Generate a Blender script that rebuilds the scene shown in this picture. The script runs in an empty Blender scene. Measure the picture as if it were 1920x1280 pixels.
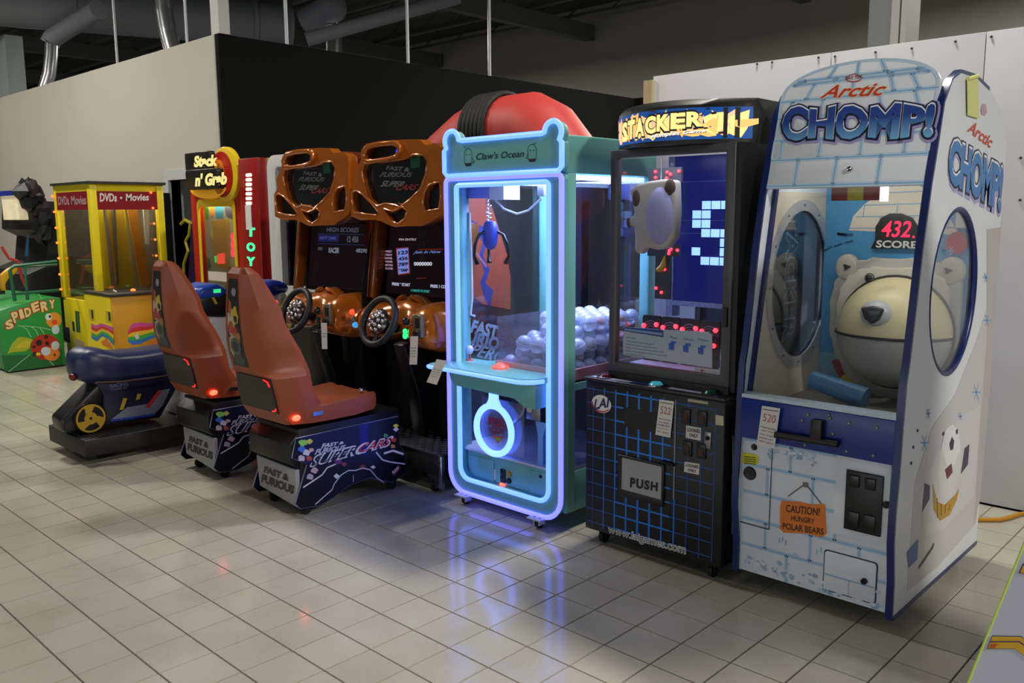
import bpy, bmesh, math, random
from mathutils import Vector, Matrix
from mathutils.geometry import tessellate_polygon
random.seed(7)
scene = bpy.context.scene
COL = scene.collection

# ------------------------------------------------------------------ camera
FPX = 1621.3
YAW, PITCH, ROLL = -0.7599, 0.1467, -0.0058
CAM = Vector((2.998, -2.971, 1.557))
_f = Vector((math.sin(YAW) * math.cos(PITCH), math.cos(YAW) * math.cos(PITCH), -math.sin(PITCH)))
_r = Vector((math.cos(YAW), -math.sin(YAW), 0)); _u = _r.cross(_f)
CR = math.cos(ROLL) * _r + math.sin(ROLL) * _u
CU = -math.sin(ROLL) * _r + math.cos(ROLL) * _u
CF = _f
cd = bpy.data.cameras.new('camera'); cam = bpy.data.objects.new('camera', cd); COL.objects.link(cam)
cd.sensor_fit = 'HORIZONTAL'; cd.sensor_width = 36; cd.lens = FPX / 1920 * 36; cd.clip_end = 200
cam.matrix_world = Matrix(((CR.x, CU.x, -CF.x, CAM.x), (CR.y, CU.y, -CF.y, CAM.y), (CR.z, CU.z, -CF.z, CAM.z), (0, 0, 0, 1)))
scene.camera = cam

# ------------------------------------------------------------------ world, lamps, exposure
w = bpy.data.worlds.new('world'); scene.world = w; w.use_nodes = True
w.node_tree.nodes['Background'].inputs[0].default_value = (0.90, 0.95, 1.0, 1)
w.node_tree.nodes['Background'].inputs[1].default_value = 0.05
vs = scene.view_settings
vs.view_transform = 'Standard'; vs.look = 'None'; vs.gamma = 1; vs.use_curve_mapping = False
vs.exposure = -0.20
def highbay(x, y, z, power, sx=0.5, sy=0.5, col=(1.0, 0.95, 0.86)):
    l = bpy.data.lights.new('highbay_light', 'AREA'); l.shape = 'RECTANGLE'; l.size = sx; l.size_y = sy
    l.energy = power; l.color = col
    o = bpy.data.objects.new('highbay_light', l); o.location = (x, y, z); COL.objects.link(o)
for a in [(-2, 9, 5.6, 800), (-14, 9, 5.6, 700), (2, 12.5, 5.6, 700), (-24, 6, 5.6, 600), (0.6, 1.55, 5.4, 175), (-4.6, -1.1, 5.4, 190), (-9.5, -1.1, 5.4, 260), (-14, -1.1, 5.4, 150), (1.0, -4.6, 5.4, 18), (-4.6, -6.0, 5.4, 40), (7.2, -1.6, 4.6, 560)]:  # rear ones, unseen, are added to brighten the far walls
    highbay(*a)
# added low front fill, taken as daylight from an unseen shop front
l = bpy.data.lights.new('front_fill_light', 'AREA'); l.shape = 'RECTANGLE'; l.size = 16; l.size_y = 2.4; l.energy = 330; l.color = (0.92, 0.96, 1.0)
o = bpy.data.objects.new('front_fill_light', l); o.location = (1.0, -15.0, 1.6); o.rotation_euler = (math.radians(90), 0, 0); COL.objects.link(o)

# ------------------------------------------------------------------ materials
def lin(c):
    if isinstance(c, str):
        c = tuple(int(c[i:i + 2], 16) / 255 for i in (0, 2, 4))
    return tuple((x / 12.92 if x <= 0.04045 else ((x + 0.055) / 1.055) ** 2.4) for x in c)
MC = {}
def mat(name, c, rough=0.5, metal=0.0, emit=None, es=1.0, noise=0.0, nscale=6.0, coat=0.0, bump=0.0, spec=0.5):
    if name in MC: return MC[name]
    m = bpy.data.materials.new(name); m.use_nodes = True; MC[name] = m
    nt = m.node_tree; b = nt.nodes['Principled BSDF']
    col = lin(c) + (1,)
    b.inputs['Base Color'].default_value = col
    b.inputs['Roughness'].default_value = rough; b.inputs['Metallic'].default_value = metal
    b.inputs['Coat Weight'].default_value = coat; b.inputs['Coat Roughness'].default_value = 0.05
    b.inputs['Specular IOR Level'].default_value = spec
    if noise or bump:
        tc = nt.nodes.new('ShaderNodeTexCoord'); n = nt.nodes.new('ShaderNodeTexNoise')
        n.inputs['Scale'].default_value = nscale; n.inputs['Detail'].default_value = 5
        nt.links.new(tc.outputs['Object'], n.inputs['Vector'])
        if noise:
            mx = nt.nodes.new('ShaderNodeMix'); mx.data_type = 'RGBA'
            mx.inputs['A'].default_value = tuple(x * (1 - noise) for x in col[:3]) + (1,)
            mx.inputs['B'].default_value = tuple(min(1, x * (1 + noise)) for x in col[:3]) + (1,)
            nt.links.new(n.outputs['Fac'], mx.inputs['Factor']); nt.links.new(mx.outputs['Result'], b.inputs['Base Color'])
        if bump:
            bp = nt.nodes.new('ShaderNodeBump'); bp.inputs['Strength'].default_value = bump
            nt.links.new(n.outputs['Fac'], bp.inputs['Height']); nt.links.new(bp.outputs['Normal'], b.inputs['Normal'])
    if emit is not None:
        b.inputs['Emission Color'].default_value = (lin(emit) if isinstance(emit, str) else tuple(emit)) + (1,)
        b.inputs['Emission Strength'].default_value = es
    return m
def P(c, rough=0.45):
    """flat printed colour"""
    return mat('print_' + c, c, rough)
def E(c, es=1.0):
    return mat('lit_%s_%g' % (c, es), c, 0.5, emit=c, es=es)
def glass(name, tint=(0.95, 0.97, 1.0), refl=0.06, dirt=0.0):
    if name in MC: return MC[name]
    m = bpy.data.materials.new(name); m.use_nodes = True; MC[name] = m
    nt = m.node_tree; nt.nodes.clear()
    out = nt.nodes.new('ShaderNodeOutputMaterial'); mix = nt.nodes.new('ShaderNodeMixShader')
    t = nt.nodes.new('ShaderNodeBsdfTransparent'); g = nt.nodes.new('ShaderNodeBsdfGlossy')
    t.inputs[0].default_value = tint + (1,); g.inputs['Roughness'].default_value = 0.02
    lw = nt.nodes.new('ShaderNodeLayerWeight'); lw.inputs['Blend'].default_value = 0.12
    ma = nt.nodes.new('ShaderNodeMath'); ma.operation = 'MULTIPLY_ADD'; ma.inputs[1].default_value = 0.5; ma.inputs[2].default_value = refl
    nt.links.new(lw.outputs['Fresnel'], ma.inputs[0]); nt.links.new(ma.outputs[0], mix.inputs[0])
    nt.links.new(t.outputs[0], mix.inputs[1]); nt.links.new(g.outputs[0], mix.inputs[2])
    src = mix.outputs[0]
    if dirt:
        d = nt.nodes.new('ShaderNodeBsdfDiffuse'); d.inputs[0].default_value = (0.8, 0.82, 0.9, 1)
        m2 = nt.nodes.new('ShaderNodeMixShader'); m2.inputs[0].default_value = dirt
        nt.links.new(src, m2.inputs[1]); nt.links.new(d.outputs[0], m2.inputs[2]); src = m2.outputs[0]
    nt.links.new(src, out.inputs[0])
    return m

TEAL = mat('teal_metal', '6FB3A8', 0.4, noise=0.05)
BLACKP = mat('black_paint', '0B0C0D', 0.45, noise=0.2, nscale=12)
BLACKPL = mat('black_plastic', '131315', 0.4)
DARK = mat('dark_void', '060606', 0.8)
CHROME = mat('chrome', 'D0D0D4', 0.15, 1.0)
STEEL = mat('brushed_steel', '8A8B8E', 0.35, 1.0, noise=0.1, nscale=40)
WHITEP = mat('white_panel', 'E4E6E8', 0.45, noise=0.03)
ORANGEG = mat('orange_gloss', 'BE661A', 0.20, metal=0.3, coat=0.8, noise=0.08, nscale=3)
ORANGES = mat('orange_seat_plastic', '8C4220', 0.42, noise=0.07, nscale=5)
RUBBER = mat('rubber', '141414', 0.7)
GLASS = glass('clear_glass')
GLASSD = glass('tinted_glass', (0.8, 0.8, 0.8), 0.05)
ACRYL = glass('clear_acrylic', (0.9, 0.92, 1.0), 0.05, 0.05)
NEON = mat('neon_blue', '7088B8', 0.4, emit=(0.22, 0.52, 3.0), es=1.2)
NEONP = mat('neon_violet', '7A74B0', 0.4, emit=(0.30, 0.32, 2.8), es=1.15)
LEDRED = mat('led_red', 'FF4030', 0.4, emit=(6.0, 0.22, 0.10), es=1.8)
LEDORANGE = mat('led_orange', 'FF5020', 0.4, emit=(3.0, 0.35, 0.05), es=1.3)
LEDGREEN = mat('led_green', '30FF70', 0.4, emit=(0.05, 1.6, 0.3), es=1.2)
PAPER = mat('paper', 'D8D4D0', 0.8, noise=0.04)

# ------------------------------------------------------------------ geometry helpers
class MB:
    def __init__(s): s.v = []; s.f = []
    def add(s, vs, fs):
        o = len(s.v); s.v += [tuple(v) for v in vs]; s.f += [tuple(i + o for i in f) for f in fs]; return s
    def box(s, x0, x1, y0, y1, z0, z1):
        return s.add([(x0, y0, z0), (x1, y0, z0), (x1, y1, z0), (x0, y1, z0), (x0, y0, z1), (x1, y0, z1), (x1, y1, z1), (x0, y1, z1)],
                     [(0, 3, 2, 1), (4, 5, 6, 7), (0, 1, 5, 4), (1, 2, 6, 5), (2, 3, 7, 6), (3, 0, 4, 7)])
    def prism(s, pts, axis, a0, a1, holes=()):
        def m(p, a):
            return {'x': (a, p[0], p[1]), 'y': (p[0], a, p[1]), 'z': (p[0], p[1], a)}[axis]
        loops = [list(pts)] + [list(h) for h in holes]
        flat = [p for l in loops for p in l]; n = len(flat)
        if holes:
            tris = [tuple(t) for t in tessellate_polygon([[Vector((p[0], p[1], 0)) for p in l] for l in loops])]
        else:
            tris = [tuple(range(n))]
        fs = list(tris) + [tuple(i + n for i in reversed(t)) for t in tris]
        o = 0
        for l in loops:
            k = len(l)
            for i in range(k): fs.append((o + i, o + (i + 1) % k, o + (i + 1) % k + n, o + i + n))
            o += k
        return s.add([m(p, a0) for p in flat] + [m(p, a1) for p in flat], fs)
    def tube(s, pts, r, n=8, closed=False, caps=True):
        pts = [Vector(p) for p in pts]; k = len(pts)
        rs = r if isinstance(r, (list, tuple)) else [r] * k
        up = None; rings = []
        for i, p in enumerate(pts):
            a = pts[(i - 1) % k] if (closed or i > 0) else p
            b = pts[(i + 1) % k] if (closed or i < k - 1) else p
            t = (b - a)
            if t.length < 1e-9: t = Vector((0, 0, 1))
            t.normalize()
            if up is None:
                up = Vector((0, 0, 1)) if abs(t.z) < 0.9 else Vector((0, 1, 0))
            up = (up - t * up.dot(t)).normalized(); sd = t.cross(up)
            rings.append([p + (up * math.cos(2 * math.pi * j / n) + sd * math.sin(2 * math.pi * j / n)) * rs[i] for j in range(n)])
        return s.loft(rings, closed, caps)
    def loft(s, rings, closed=False, caps=True):
        n = len(rings[0]); k = len(rings); fs = []
        for i in range(k if closed else k - 1):
            for j in range(n):
                a = i * n; b = ((i + 1) % k) * n
                fs.append((a + j, a + (j + 1) % n, b + (j + 1) % n, b + j))
        if caps and not closed:
            fs.append(tuple(range(n - 1, -1, -1))); fs.append(tuple((k - 1) * n + j for j in range(n)))
        return s.add([p for r in rings for p in r], fs)
    def lathe(s, prof, c, axis='z', n=20):
        ax = {'x': (Vector((1, 0, 0)), Vector((0, 1, 0))), 'y': (Vector((0, 1, 0)), Vector((1, 0, 0))), 'z': (Vector((0, 0, 1)), Vector((1, 0, 0)))}
        if isinstance(axis, str): A, B = ax[axis]
        else:
            A = Vector(axis).normalized(); B = Vector((0, 0, 1)) if abs(A.z) < .9 else Vector((1, 0, 0)); B = (B - A * B.dot(A)).normalized()
        Cc = A.cross(B); c = Vector(c)
        rings = [[c + A * h + (B * math.cos(2 * math.pi * j / n) + Cc * math.sin(2 * math.pi * j / n)) * max(r, 1e-5) for j in range(n)] for r, h in prof]
        return s.loft(rings)
    def ball(s, c, r, n=14, sx=1, sy=1, sz=1):
        m = max(4, n // 2); rings = []
        for i in range(m + 1):
            t = math.pi * i / m; q = max(math.sin(t), 1e-4)
            rings.append([(c[0] + r * sx * q * math.cos(2 * math.pi * j / n), c[1] + r * sy * q * math.sin(2 * math.pi * j / n), c[2] - r * sz * math.cos(t)) for j in range(n)])
        return s.loft(rings)
ORIG = {}
def root_of(o):
    while o.parent: o = o.parent
    return o
def build(name, mb, m, parent=None, bevel=0.0, seg=2, smooth=None, loc=None, sharp=45):
    """link one mesh object; verts are given in world space"""
    org = Vector(loc) if loc is not None else (ORIG[root_of(parent).name] if parent else Vector((0, 0, 0)))
    me = bpy.data.meshes.new(name)
    bm = bmesh.new()
    vv = [bm.verts.new(Vector(v) - org) for v in mb.v]
    for f in mb.f:
        try: bm.faces.new([vv[i] for i in f])
        except ValueError: pass
    bmesh.ops.remove_doubles(bm, verts=bm.verts, dist=1e-6)
    bmesh.ops.recalc_face_normals(bm, faces=bm.faces)
    if bevel:
        es = [e for e in bm.edges if len(e.link_faces) == 2 and e.calc_face_angle(0) > 0.6]
        bmesh.ops.bevel(bm, geom=es, offset=bevel, offset_type='OFFSET', segments=seg, profile=0.5, affect='EDGES', clamp_overlap=True)
    bm.to_mesh(me); bm.free()
    if smooth is None: smooth = bool(bevel)
    if smooth:
        me.polygons.foreach_set('use_smooth', [True] * len(me.polygons)); me.set_sharp_from_angle(angle=math.radians(sharp))
    me.materials.append(m)
    o = bpy.data.objects.new(name, me); COL.objects.link(o)
    if parent: o.parent = parent
    else:
        o.location = org; ORIG[o.name] = org
    return o
def box(name, b, m, parent=None, bevel=0.0, loc=None):
    return build(name, MB().box(*b), m, parent, bevel, loc=loc)
def thing(name, label, cat, loc, group=None):
    o = bpy.data.objects.new(name, None); COL.objects.link(o); o.location = loc; o.empty_display_size = 0.1
    ORIG[o.name] = Vector(loc); o['label'] = label; o['category'] = cat
    if group: o['group'] = group
    return o
def tag(o, label, cat, group=None):
    o['label'] = label; o['category'] = cat
    if group: o['group'] = group
    return o
def structure(o): o['kind'] = 'structure'; return o
def copy_tree(o, parent=None):
    c = o.copy(); COL.objects.link(c); c.parent = parent
    if o.name in ORIG: ORIG[c.name] = ORIG[o.name]
    for ch in list(o.children): copy_tree(ch, c)
    return c

def many(name, mb, pts, m, parent, smooth=False):
    """alike small pieces, one object each, sharing one mesh (mb modelled round the world origin)"""
    me = None
    for p in pts:
        if me is None:
            o = build(name, mb, m, smooth=smooth); me = o.data; ORIG.pop(o.name, None)
        else:
            o = bpy.data.objects.new(name, me); COL.objects.link(o)
        o.parent = parent; o.location = Vector(p) - ORIG[root_of(parent).name]
# ------------------------------------------------------------------ measured points: photo pixel -> point on a real plane
def ray(x, y): return CF + CR * ((x - 960) / FPX) - CU * ((y - 640) / FPX)
class Pl:
    def __init__(s, o, u, v):
        s.o = Vector(o); s.u = Vector(u).normalized(); s.v = Vector(v).normalized(); s.n = s.u.cross(s.v)
    def P(s, a, b, off=0.0): return s.o + s.u * a + s.v * b + s.n * off
    def at(s, x, y):
        d = ray(x, y); t = (s.o - CAM).dot(s.n) / d.dot(s.n); p = CAM + d * t - s.o
        return (p.dot(s.u), p.dot(s.v))
    def ats(s, pts): return [s.at(*p) for p in pts]
def front(y): return Pl((0, y, 0), (1, 0, 0), (0, 0, 1))      # a = x, b = z, faces the aisle
def side(x): return Pl((x, 0, 0), (0, 1, 0), (0, 0, 1))       # a = y, b = z, faces +x
def arc(cx, cy, rx, ry, a0=0, a1=360, n=20):
    return [(cx + rx * math.cos(math.radians(a0 + (a1 - a0) * i / n)), cy + ry * math.sin(math.radians(a0 + (a1 - a0) * i / n))) for i in range(n + (0 if abs(a1 - a0) >= 360 else 1))]
def rrect(x0, x1, z0, z1, r, n=5):
    """rounded rectangle; r = one radius or (bl, br, tr, tl)"""
    r = r if isinstance(r, tuple) else (r,) * 4
    return (arc(x0 + r[0], z0 + r[0], r[0], r[0], 180, 270, n) + arc(x1 - r[1], z0 + r[1], r[1], r[1], 270, 360, n)
            + arc(x1 - r[2], z1 - r[2], r[2], r[2], 0, 90, n) + arc(x0 + r[3], z1 - r[3], r[3], r[3], 90, 180, n))
TXT = {}
def textgeo(s, bold=0.0, shear=0.0, space=1.0):
    k = (s, bold, shear, space)
    if k not in TXT:
        c = bpy.data.curves.new('t', 'FONT'); c.body = s; c.offset = bold; c.shear = shear; c.space_character = space
        c.resolution_u = 3; c.align_x = 'LEFT'
        o = bpy.data.objects.new('t', c); COL.objects.link(o)
        bpy.context.view_layer.update()
        me = bpy.data.meshes.new_from_object(o.evaluated_get(bpy.context.evaluated_depsgraph_get()))
        vs = [tuple(v.co[:2]) for v in me.vertices]; fs = [tuple(p.vertices) for p in me.polygons]
        bpy.data.objects.remove(o); bpy.data.curves.remove(c); bpy.data.meshes.remove(me)
        TXT[k] = (vs, fs)
    return TXT[k]
class Art:
    """flat printed artwork and lettering lying on one surface, many colours, one mesh part"""
    def __init__(s, pl): s.pl = pl; s.v = []; s.f = []; s.mi = []; s.ms = []
    def _m(s, m):
        if m not in s.ms: s.ms.append(m)
        return s.ms.index(m)
    def raw(s, pts, faces, m, off):
        o = len(s.v); s.v += [s.pl.P(a, b, off) for a, b in pts]; i = s._m(m)
        for f in faces: s.f.append(tuple(k + o for k in f)); s.mi.append(i)
    def uv(s, pts, m, off=0.001, holes=()):
        loops = [list(pts)] + [list(h) for h in holes]
        tr = tessellate_polygon([[Vector((p[0], p[1], 0)) for p in l] for l in loops])
        s.raw([p for l in loops for p in l], [tuple(t) for t in tr], m, off)
        return s
    def px(s, pts, m, off=0.001): return s.uv(s.pl.ats(pts), m, off)
    def line(s, pts, wd, m, off=0.001):
        for a, b in zip(pts, pts[1:]):
            d = Vector((b[0] - a[0], b[1] - a[1]))
            if d.length < 1e-6: continue
            d.normalize(); nx, ny = -d.y * wd / 2, d.x * wd / 2
            s.uv([(a[0] + nx, a[1] + ny), (a[0] - nx, a[1] - ny), (b[0] - nx, b[1] - ny), (b[0] + nx, b[1] + ny)], m, off)
        return s
    def lpx(s, pts, wd, m, off=0.001): return s.line(s.pl.ats(pts), wd, m, off)
    def text(s, t, quad, m, off=0.001, bold=0.0, shear=0.0, space=1.0, ref=None, warp=None):
        """quad = BL, BR, TR, TL in plane coordinates; ref = geometry whose bounds are used for the fit"""
        vs, fs = textgeo(t, bold, shear, space)
        rv = textgeo(t, ref, shear, space)[0] if ref is not None else vs
        x0 = min(v[0] for v in rv); x1 = max(v[0] for v in rv); y0 = min(v[1] for v in rv); y1 = max(v[1] for v in rv)
        q = [Vector(p) for p in quad]; out = []
        for x, y in vs:
            a = (x - x0) / (x1 - x0); b = (y - y0) / (y1 - y0)
            if warp: a, b = warp(a, b)
            p = q[0] * (1 - a) * (1 - b) + q[1] * a * (1 - b) + q[2] * a * b + q[3] * (1 - a) * b
            out.append((p.x, p.y))
        s.raw(out, fs, m, off); return s
    def tpx(s, t, quad, m, off=0.001, **k): return s.text(t, s.pl.ats(quad), m, off, **k)
    def rect(s, u0, u1, v0, v1, m, off=0.001): return s.uv([(u0, v0), (u1, v0), (u1, v1), (u0, v1)], m, off)
    def done(s, name, parent):
        org = ORIG[root_of(parent).name]
        me = bpy.data.meshes.new(name); me.from_pydata([Vector(v) - org for v in s.v], [], s.f)
        for m in s.ms: me.materials.append(m)
        me.polygons.foreach_set('material_index', s.mi); me.update()
        o = bpy.data.objects.new(name, me); COL.objects.link(o); o.parent = parent
        return o
def R4(u0, u1, v0, v1): return [(u0, v0), (u1, v0), (u1, v1), (u0, v1)]
def caster(c, parent, h=0.05, m=None, k=1.0):
    x, y, z = c
    mb = MB(); mb.lathe([(0.001, -.011), (h / 2, -.011), (h / 2, .011), (0.001, .011)], (x, y, h / 2), 'x', 14)
    wv = build('caster_wheel', mb, RUBBER, parent, smooth=True)
    b = MB().box(x - .02, x - .014, y - .015 * k, y + .015 * k, h / 2 - .005, z).box(x + .014, x + .02, y - .015 * k, y + .015 * k, h / 2 - .005, z).box(x - .03 * k, x + .03 * k, y - .03 * k, y + .03 * k, z - .006, z)
    build('caster_bracket', b, m or STEEL, wv)

# ================================================================== THE SETTING
# ---- floor: grout slab with 20 cm ceramic tiles
grout = mat('grout', '4E4A44', 0.9, noise=0.2, nscale=30)
floor = structure(build('floor', MB().box(-34, 9, -9, 2.15, -.12, -.004).box(-6.5, 9, 2.15, 16, -.12, -.004), grout))
def tile_material():
    m = bpy.data.materials.new('ceramic_tile'); m.use_nodes = True; nt = m.node_tree; b = nt.nodes['Principled BSDF']
    L = nt.links.new; N = nt.nodes.new
    geo = N('ShaderNodeNewGeometry'); dv = N('ShaderNodeVectorMath'); dv.operation = 'SCALE'; dv.inputs['Scale'].default_value = 5.0
    fl = N('ShaderNodeVectorMath'); fl.operation = 'FLOOR'; wn = N('ShaderNodeTexWhiteNoise')
    L(geo.outputs['Position'], dv.inputs[0]); L(dv.outputs[0], fl.inputs[0]); L(fl.outputs[0], wn.inputs['Vector'])
    n1 = N('ShaderNodeTexNoise'); n1.inputs['Scale'].default_value = 2.2; n1.inputs['Detail'].default_value = 6; L(geo.outputs['Position'], n1.inputs['Vector'])
    n2 = N('ShaderNodeTexNoise'); n2.inputs['Scale'].default_value = 70; n2.inputs['Detail'].default_value = 3; L(geo.outputs['Position'], n2.inputs['Vector'])
    ad = N('ShaderNodeMath'); ad.operation = 'MULTIPLY_ADD'; ad.inputs[1].default_value = 0.10
    L(wn.outputs['Value'], ad.inputs[0]); L(n1.outputs['Fac'], ad.inputs[2])
    ad2 = N('ShaderNodeMath'); ad2.operation = 'MULTIPLY_ADD'; ad2.inputs[1].default_value = 0.25; L(n2.outputs['Fac'], ad2.inputs[0]); L(ad.outputs[0], ad2.inputs[2])
    cr = N('ShaderNodeValToRGB'); cr.color_ramp.elements[0].position = 0.35; cr.color_ramp.elements[1].position = 1.0
    cr.color_ramp.elements[0].color = lin('A09C8C') + (1,); cr.color_ramp.elements[1].color = lin('BAB6A8') + (1,)
    L(ad2.outputs[0], cr.inputs[0]); L(cr.outputs[0], b.inputs['Base Color'])
    rr = N('ShaderNodeMapRange'); rr.inputs['To Min'].default_value = 0.07; rr.inputs['To Max'].default_value = 0.19
    L(n1.outputs['Fac'], rr.inputs['Value']); L(rr.outputs[0], b.inputs['Roughness'])
    return m
TILE = tile_material()
def tile_mb(cx, cy, mb):
    h = 0.0982; k = 0.0964
    return mb.add([(cx - h, cy - h, -.005), (cx + h, cy - h, -.005), (cx + h, cy + h, -.005), (cx - h, cy + h, -.005),
                   (cx - k, cy - k, 0), (cx + k, cy - k, 0), (cx + k, cy + k, 0), (cx - k, cy + k, 0)],
                  [(4, 5, 6, 7), (0, 1, 5, 4), (1, 2, 6, 5), (2, 3, 7, 6), (3, 0, 4, 7)])
cells = []
for i in range(-75, 20):
    for j in range(-26, 12):
        cx, cy = i * .2 + .1, j * .2 + .1
        if cy > 2.05: continue
        if cx > 0 and cy > 2.0: continue
        d = Vector((cx, cy, 0)) - CAM; zz = d.dot(CF)
        sx = 960 + FPX * d.dot(CR) / zz if zz > .1 else -999; sy = 640 - FPX * d.dot(CU) / zz if zz > .1 else -999
        inview = zz > .1 and -40 < sx < 1960 and sy < 1320
        hid = (cy > 0.1 and -1.45 < cx < 1.94) or (-.9 < cx - 2.9 and cy > -.75) or (cy > -.6 and -1.2 < cx < -.75)
        cells.append((0 if inview and not hid else 1, zz, cx, cy))
cells.sort()
tmesh = None; rest = MB()
for k, (bad, zz, cx, cy) in enumerate(cells):
    if k < 300:
        if tmesh is None:
            t0 = build('tile', tile_mb(0, 0, MB()), TILE, floor); tmesh = t0.data; o = t0
        else:
            o = bpy.data.objects.new('tile', tmesh); COL.objects.link(o); o.parent = floor
        o.location = (cx, cy, 0)
    else: tile_mb(cx, cy, rest)
o = build('tile_field', rest, TILE, floor); o['kind'] = 'stuff'
# small scuffs and dropped dirt lying on the tiles
# ---- walls
BEIGE = mat('beige_wall_paint', 'B7B1A6', 0.75, noise=0.03, nscale=1.2)
BLACKW = mat('black_wall_paint', '050606', 0.9, noise=0.15, nscale=3, spec=.2)
WHITEW = mat('white_board', 'C9C9CC', 0.6, noise=0.03, nscale=1.5)
GREYW = mat('grey_far_wall', 'A6A49C', 0.85, noise=0.06, nscale=0.5)
# beige wall with a door opening
dx0, dx1, dz = -7.83, -7.0, 2.0
structure(build('wall_left', MB().prism([(-34, 0), (dx0, 0), (dx0, dz), (dx1, dz), (dx1, 0), (-6.53, 0), (-6.53, 3.6), (-34, 3.6)], 'y', 2.15, 2.27), BEIGE))
d1 = structure(build('door_1', MB().box(dx0 - .13, dx0, 2.11, 2.3, 0, dz + .12).box(dx1, dx1 + .13, 2.11, 2.3, 0, dz + .12).box(dx0, dx1, 2.11, 2.3, dz, dz + .12), mat('white_door_frame', 'B9BBBB', 0.5)))
box('doorway_shade', (dx0 - .3, dx1 + .4, 2.8, 2.84, 0, 2.3), DARK, d1)  # black sheet behind the opening, stands for the shade beyond it
structure(build('wall_back', MB().box(-6.528, -6.45, 2.152, 10.2, 0, 3.6).box(-6.5, 3.0, 10.2, 10.3, 0, 3.6), BLACKW))
structure(build('trim_1', MB().box(-6.54, -6.515, 2.140, 2.150, 0, 3.6), mat('corner_bead', '9FA39A', 0.5)))
wr = structure(build('wall_right', MB().box(-.40, 6.0, 2.03, 2.12, 0, 2.45), mat('wall_studs', '8A8070', 0.8)))
xs = [-.415, .80, 1.605, 2.82, 4.03, 6.0]
for i in range(5):
    box('panel', (xs[i] + .002, xs[i + 1] - .002, 2.0, 2.028, 0.01, 2.455), WHITEW, wr, 0.0015)
sc = MB().lathe([(.0005, -.004), (.006, -.004), (.007, 0), (.0005, .001)], (0, 0, 0), 'y', 8)
scm = None
for (x, y) in [(1420, 120), (1448, 117), (1535, 108), (1566, 106), (1642, 98), (1710, 91), (1792, 78), (1859, 69), (1416, 300), (1913, 375), (1914, 296)]:
    a, b = front(2.0).at(x, y)
    if scm is None: s0 = build('screw', sc, mat('screw_dark', '38342E', 0.5), wr); scm = s0.data
    else: s0 = bpy.data.objects.new('screw', scm); COL.objects.link(s0); s0.parent = wr
    s0.location = (a, 1.998, b)
structure(build('trim_2', MB().box(-.47, -.405, 1.97, 2.12, 2.28, 2.43), mat('raw_wood', 'B4A77E', 0.7)))
structure(build('wall_far', MB().box(-40, 12, 16, 16.2, 0, 9).box(-40, -39.8, -12, 16, 0, 9), GREYW))
wf2 = structure(build('wall_end', MB().box(3.6, 3.7, 5.0, 16, 0, 9), mat('grey_end_wall', '7A7974', 0.85)))
# ---- ceiling: dark deck with joists
DECK = mat('ceiling_deck', '4A4B46', 0.85, noise=0.2, nscale=0.7)
ce = structure(build('ceiling', MB().box(-40, 12, -12, 16.2, 7.0, 7.2), DECK))
jm = None
for i in range(14):
    y = -4 + i * 1.45
    j = MB().box(-39, 3.4, y - .06, y + .06, 6.5, 6.56).box(-39, 3.4, y - .06, y + .06, 6.93, 6.99)
    for k in range(30):
        x = -38.5 + k * 1.4
        j.add([(x, y - .02, 6.55), (x + .05, y - .02, 6.55), (x + .75, y - .02, 6.94), (x + .7, y - .02, 6.94), (x, y + .02, 6.55), (x + .05, y + .02, 6.55), (x + .75, y + .02, 6.94), (x + .7, y + .02, 6.94)],
              [(0, 1, 2, 3), (7, 6, 5, 4), (0, 4, 5, 1), (2, 6, 7, 3)])
    build('joist', j, mat('joist_grey', '55564F', 0.7), ce)
for i in range(6):
    x = -36 + i * 6
    build('beam', MB().box(x - .12, x + .12, -11, 15.9, 6.1, 6.5), mat('beam_grey', '5F605C', 0.7), ce)
# ---- steel posts standing on the walls
POSTW = mat('post_white', 'B9BAB5', 0.6)
tag(build('corner_post', MB().box(-6.60, -6.42, 2.155, 2.29, 3.602, 6.99), POSTW, loc=(-6.5, 2.22, 3.602)), 'square white steel post standing on the beige wall corner', 'post')
a = front(5.2).at(1626, 60); b = front(5.2).at(1700, 60)
t = thing('steel_column', 'wide grey steel column with white edge behind the white board wall', 'column', (a[0] + .2, 5.2, 0))
c0, c1 = a[0], b[0]
build('column_web', MB().box(c0, c1 - .12, 5.22, 5.5, 0, 7.0), mat('column_grey', '83878A', 0.6), t)
build('column_edge', MB().box(c1 - .13, c1 - .06, 5.17, 5.5, 0, 7.0).box(c1 - .045, c1, 5.17, 5.5, 0, 7.0), POSTW, t)
tag(build('wall_post', MB().box(-15.6, -14.75, 2.5, 2.8, 0, 4.8), mat('post_pale', '9CA4A2', 0.6), loc=(-14.9, 2.6, 0)), 'pale vertical steel column rising behind the beige wall far from the corner', 'column')
# ---- hanging rods and wires
def rod(px, y0, pl, r=0.018, lab='', cat='rod'):
    a, b = pl.at(px, y0)
    p = pl.P(a, b)
    o = build('hanging_rod', MB().tube([(p.x, p.y, p.z - .05), (p.x, p.y, 7.0)], r, 8), mat('rod_white', 'C4C6CC', 0.4), loc=tuple(p), smooth=True)
    tag(o, lab, cat)
bw = side(-6.49); lw = front(2.21)
rod(221, 130, lw, .018, 'thin white rod hanging over the beige wall by the bent duct')
rod(351, 80, lw, .018, 'thin white rod over the beige wall beside the silver flexible duct')
rod(538, 82, bw, .022, 'white rod above the black wall beside the big round duct')
rod(765, 112, bw, .022, 'white rod above the middle of the black wall')
rod(918, 140, bw, .024, 'white rod above the black wall over the red arch')
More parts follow.
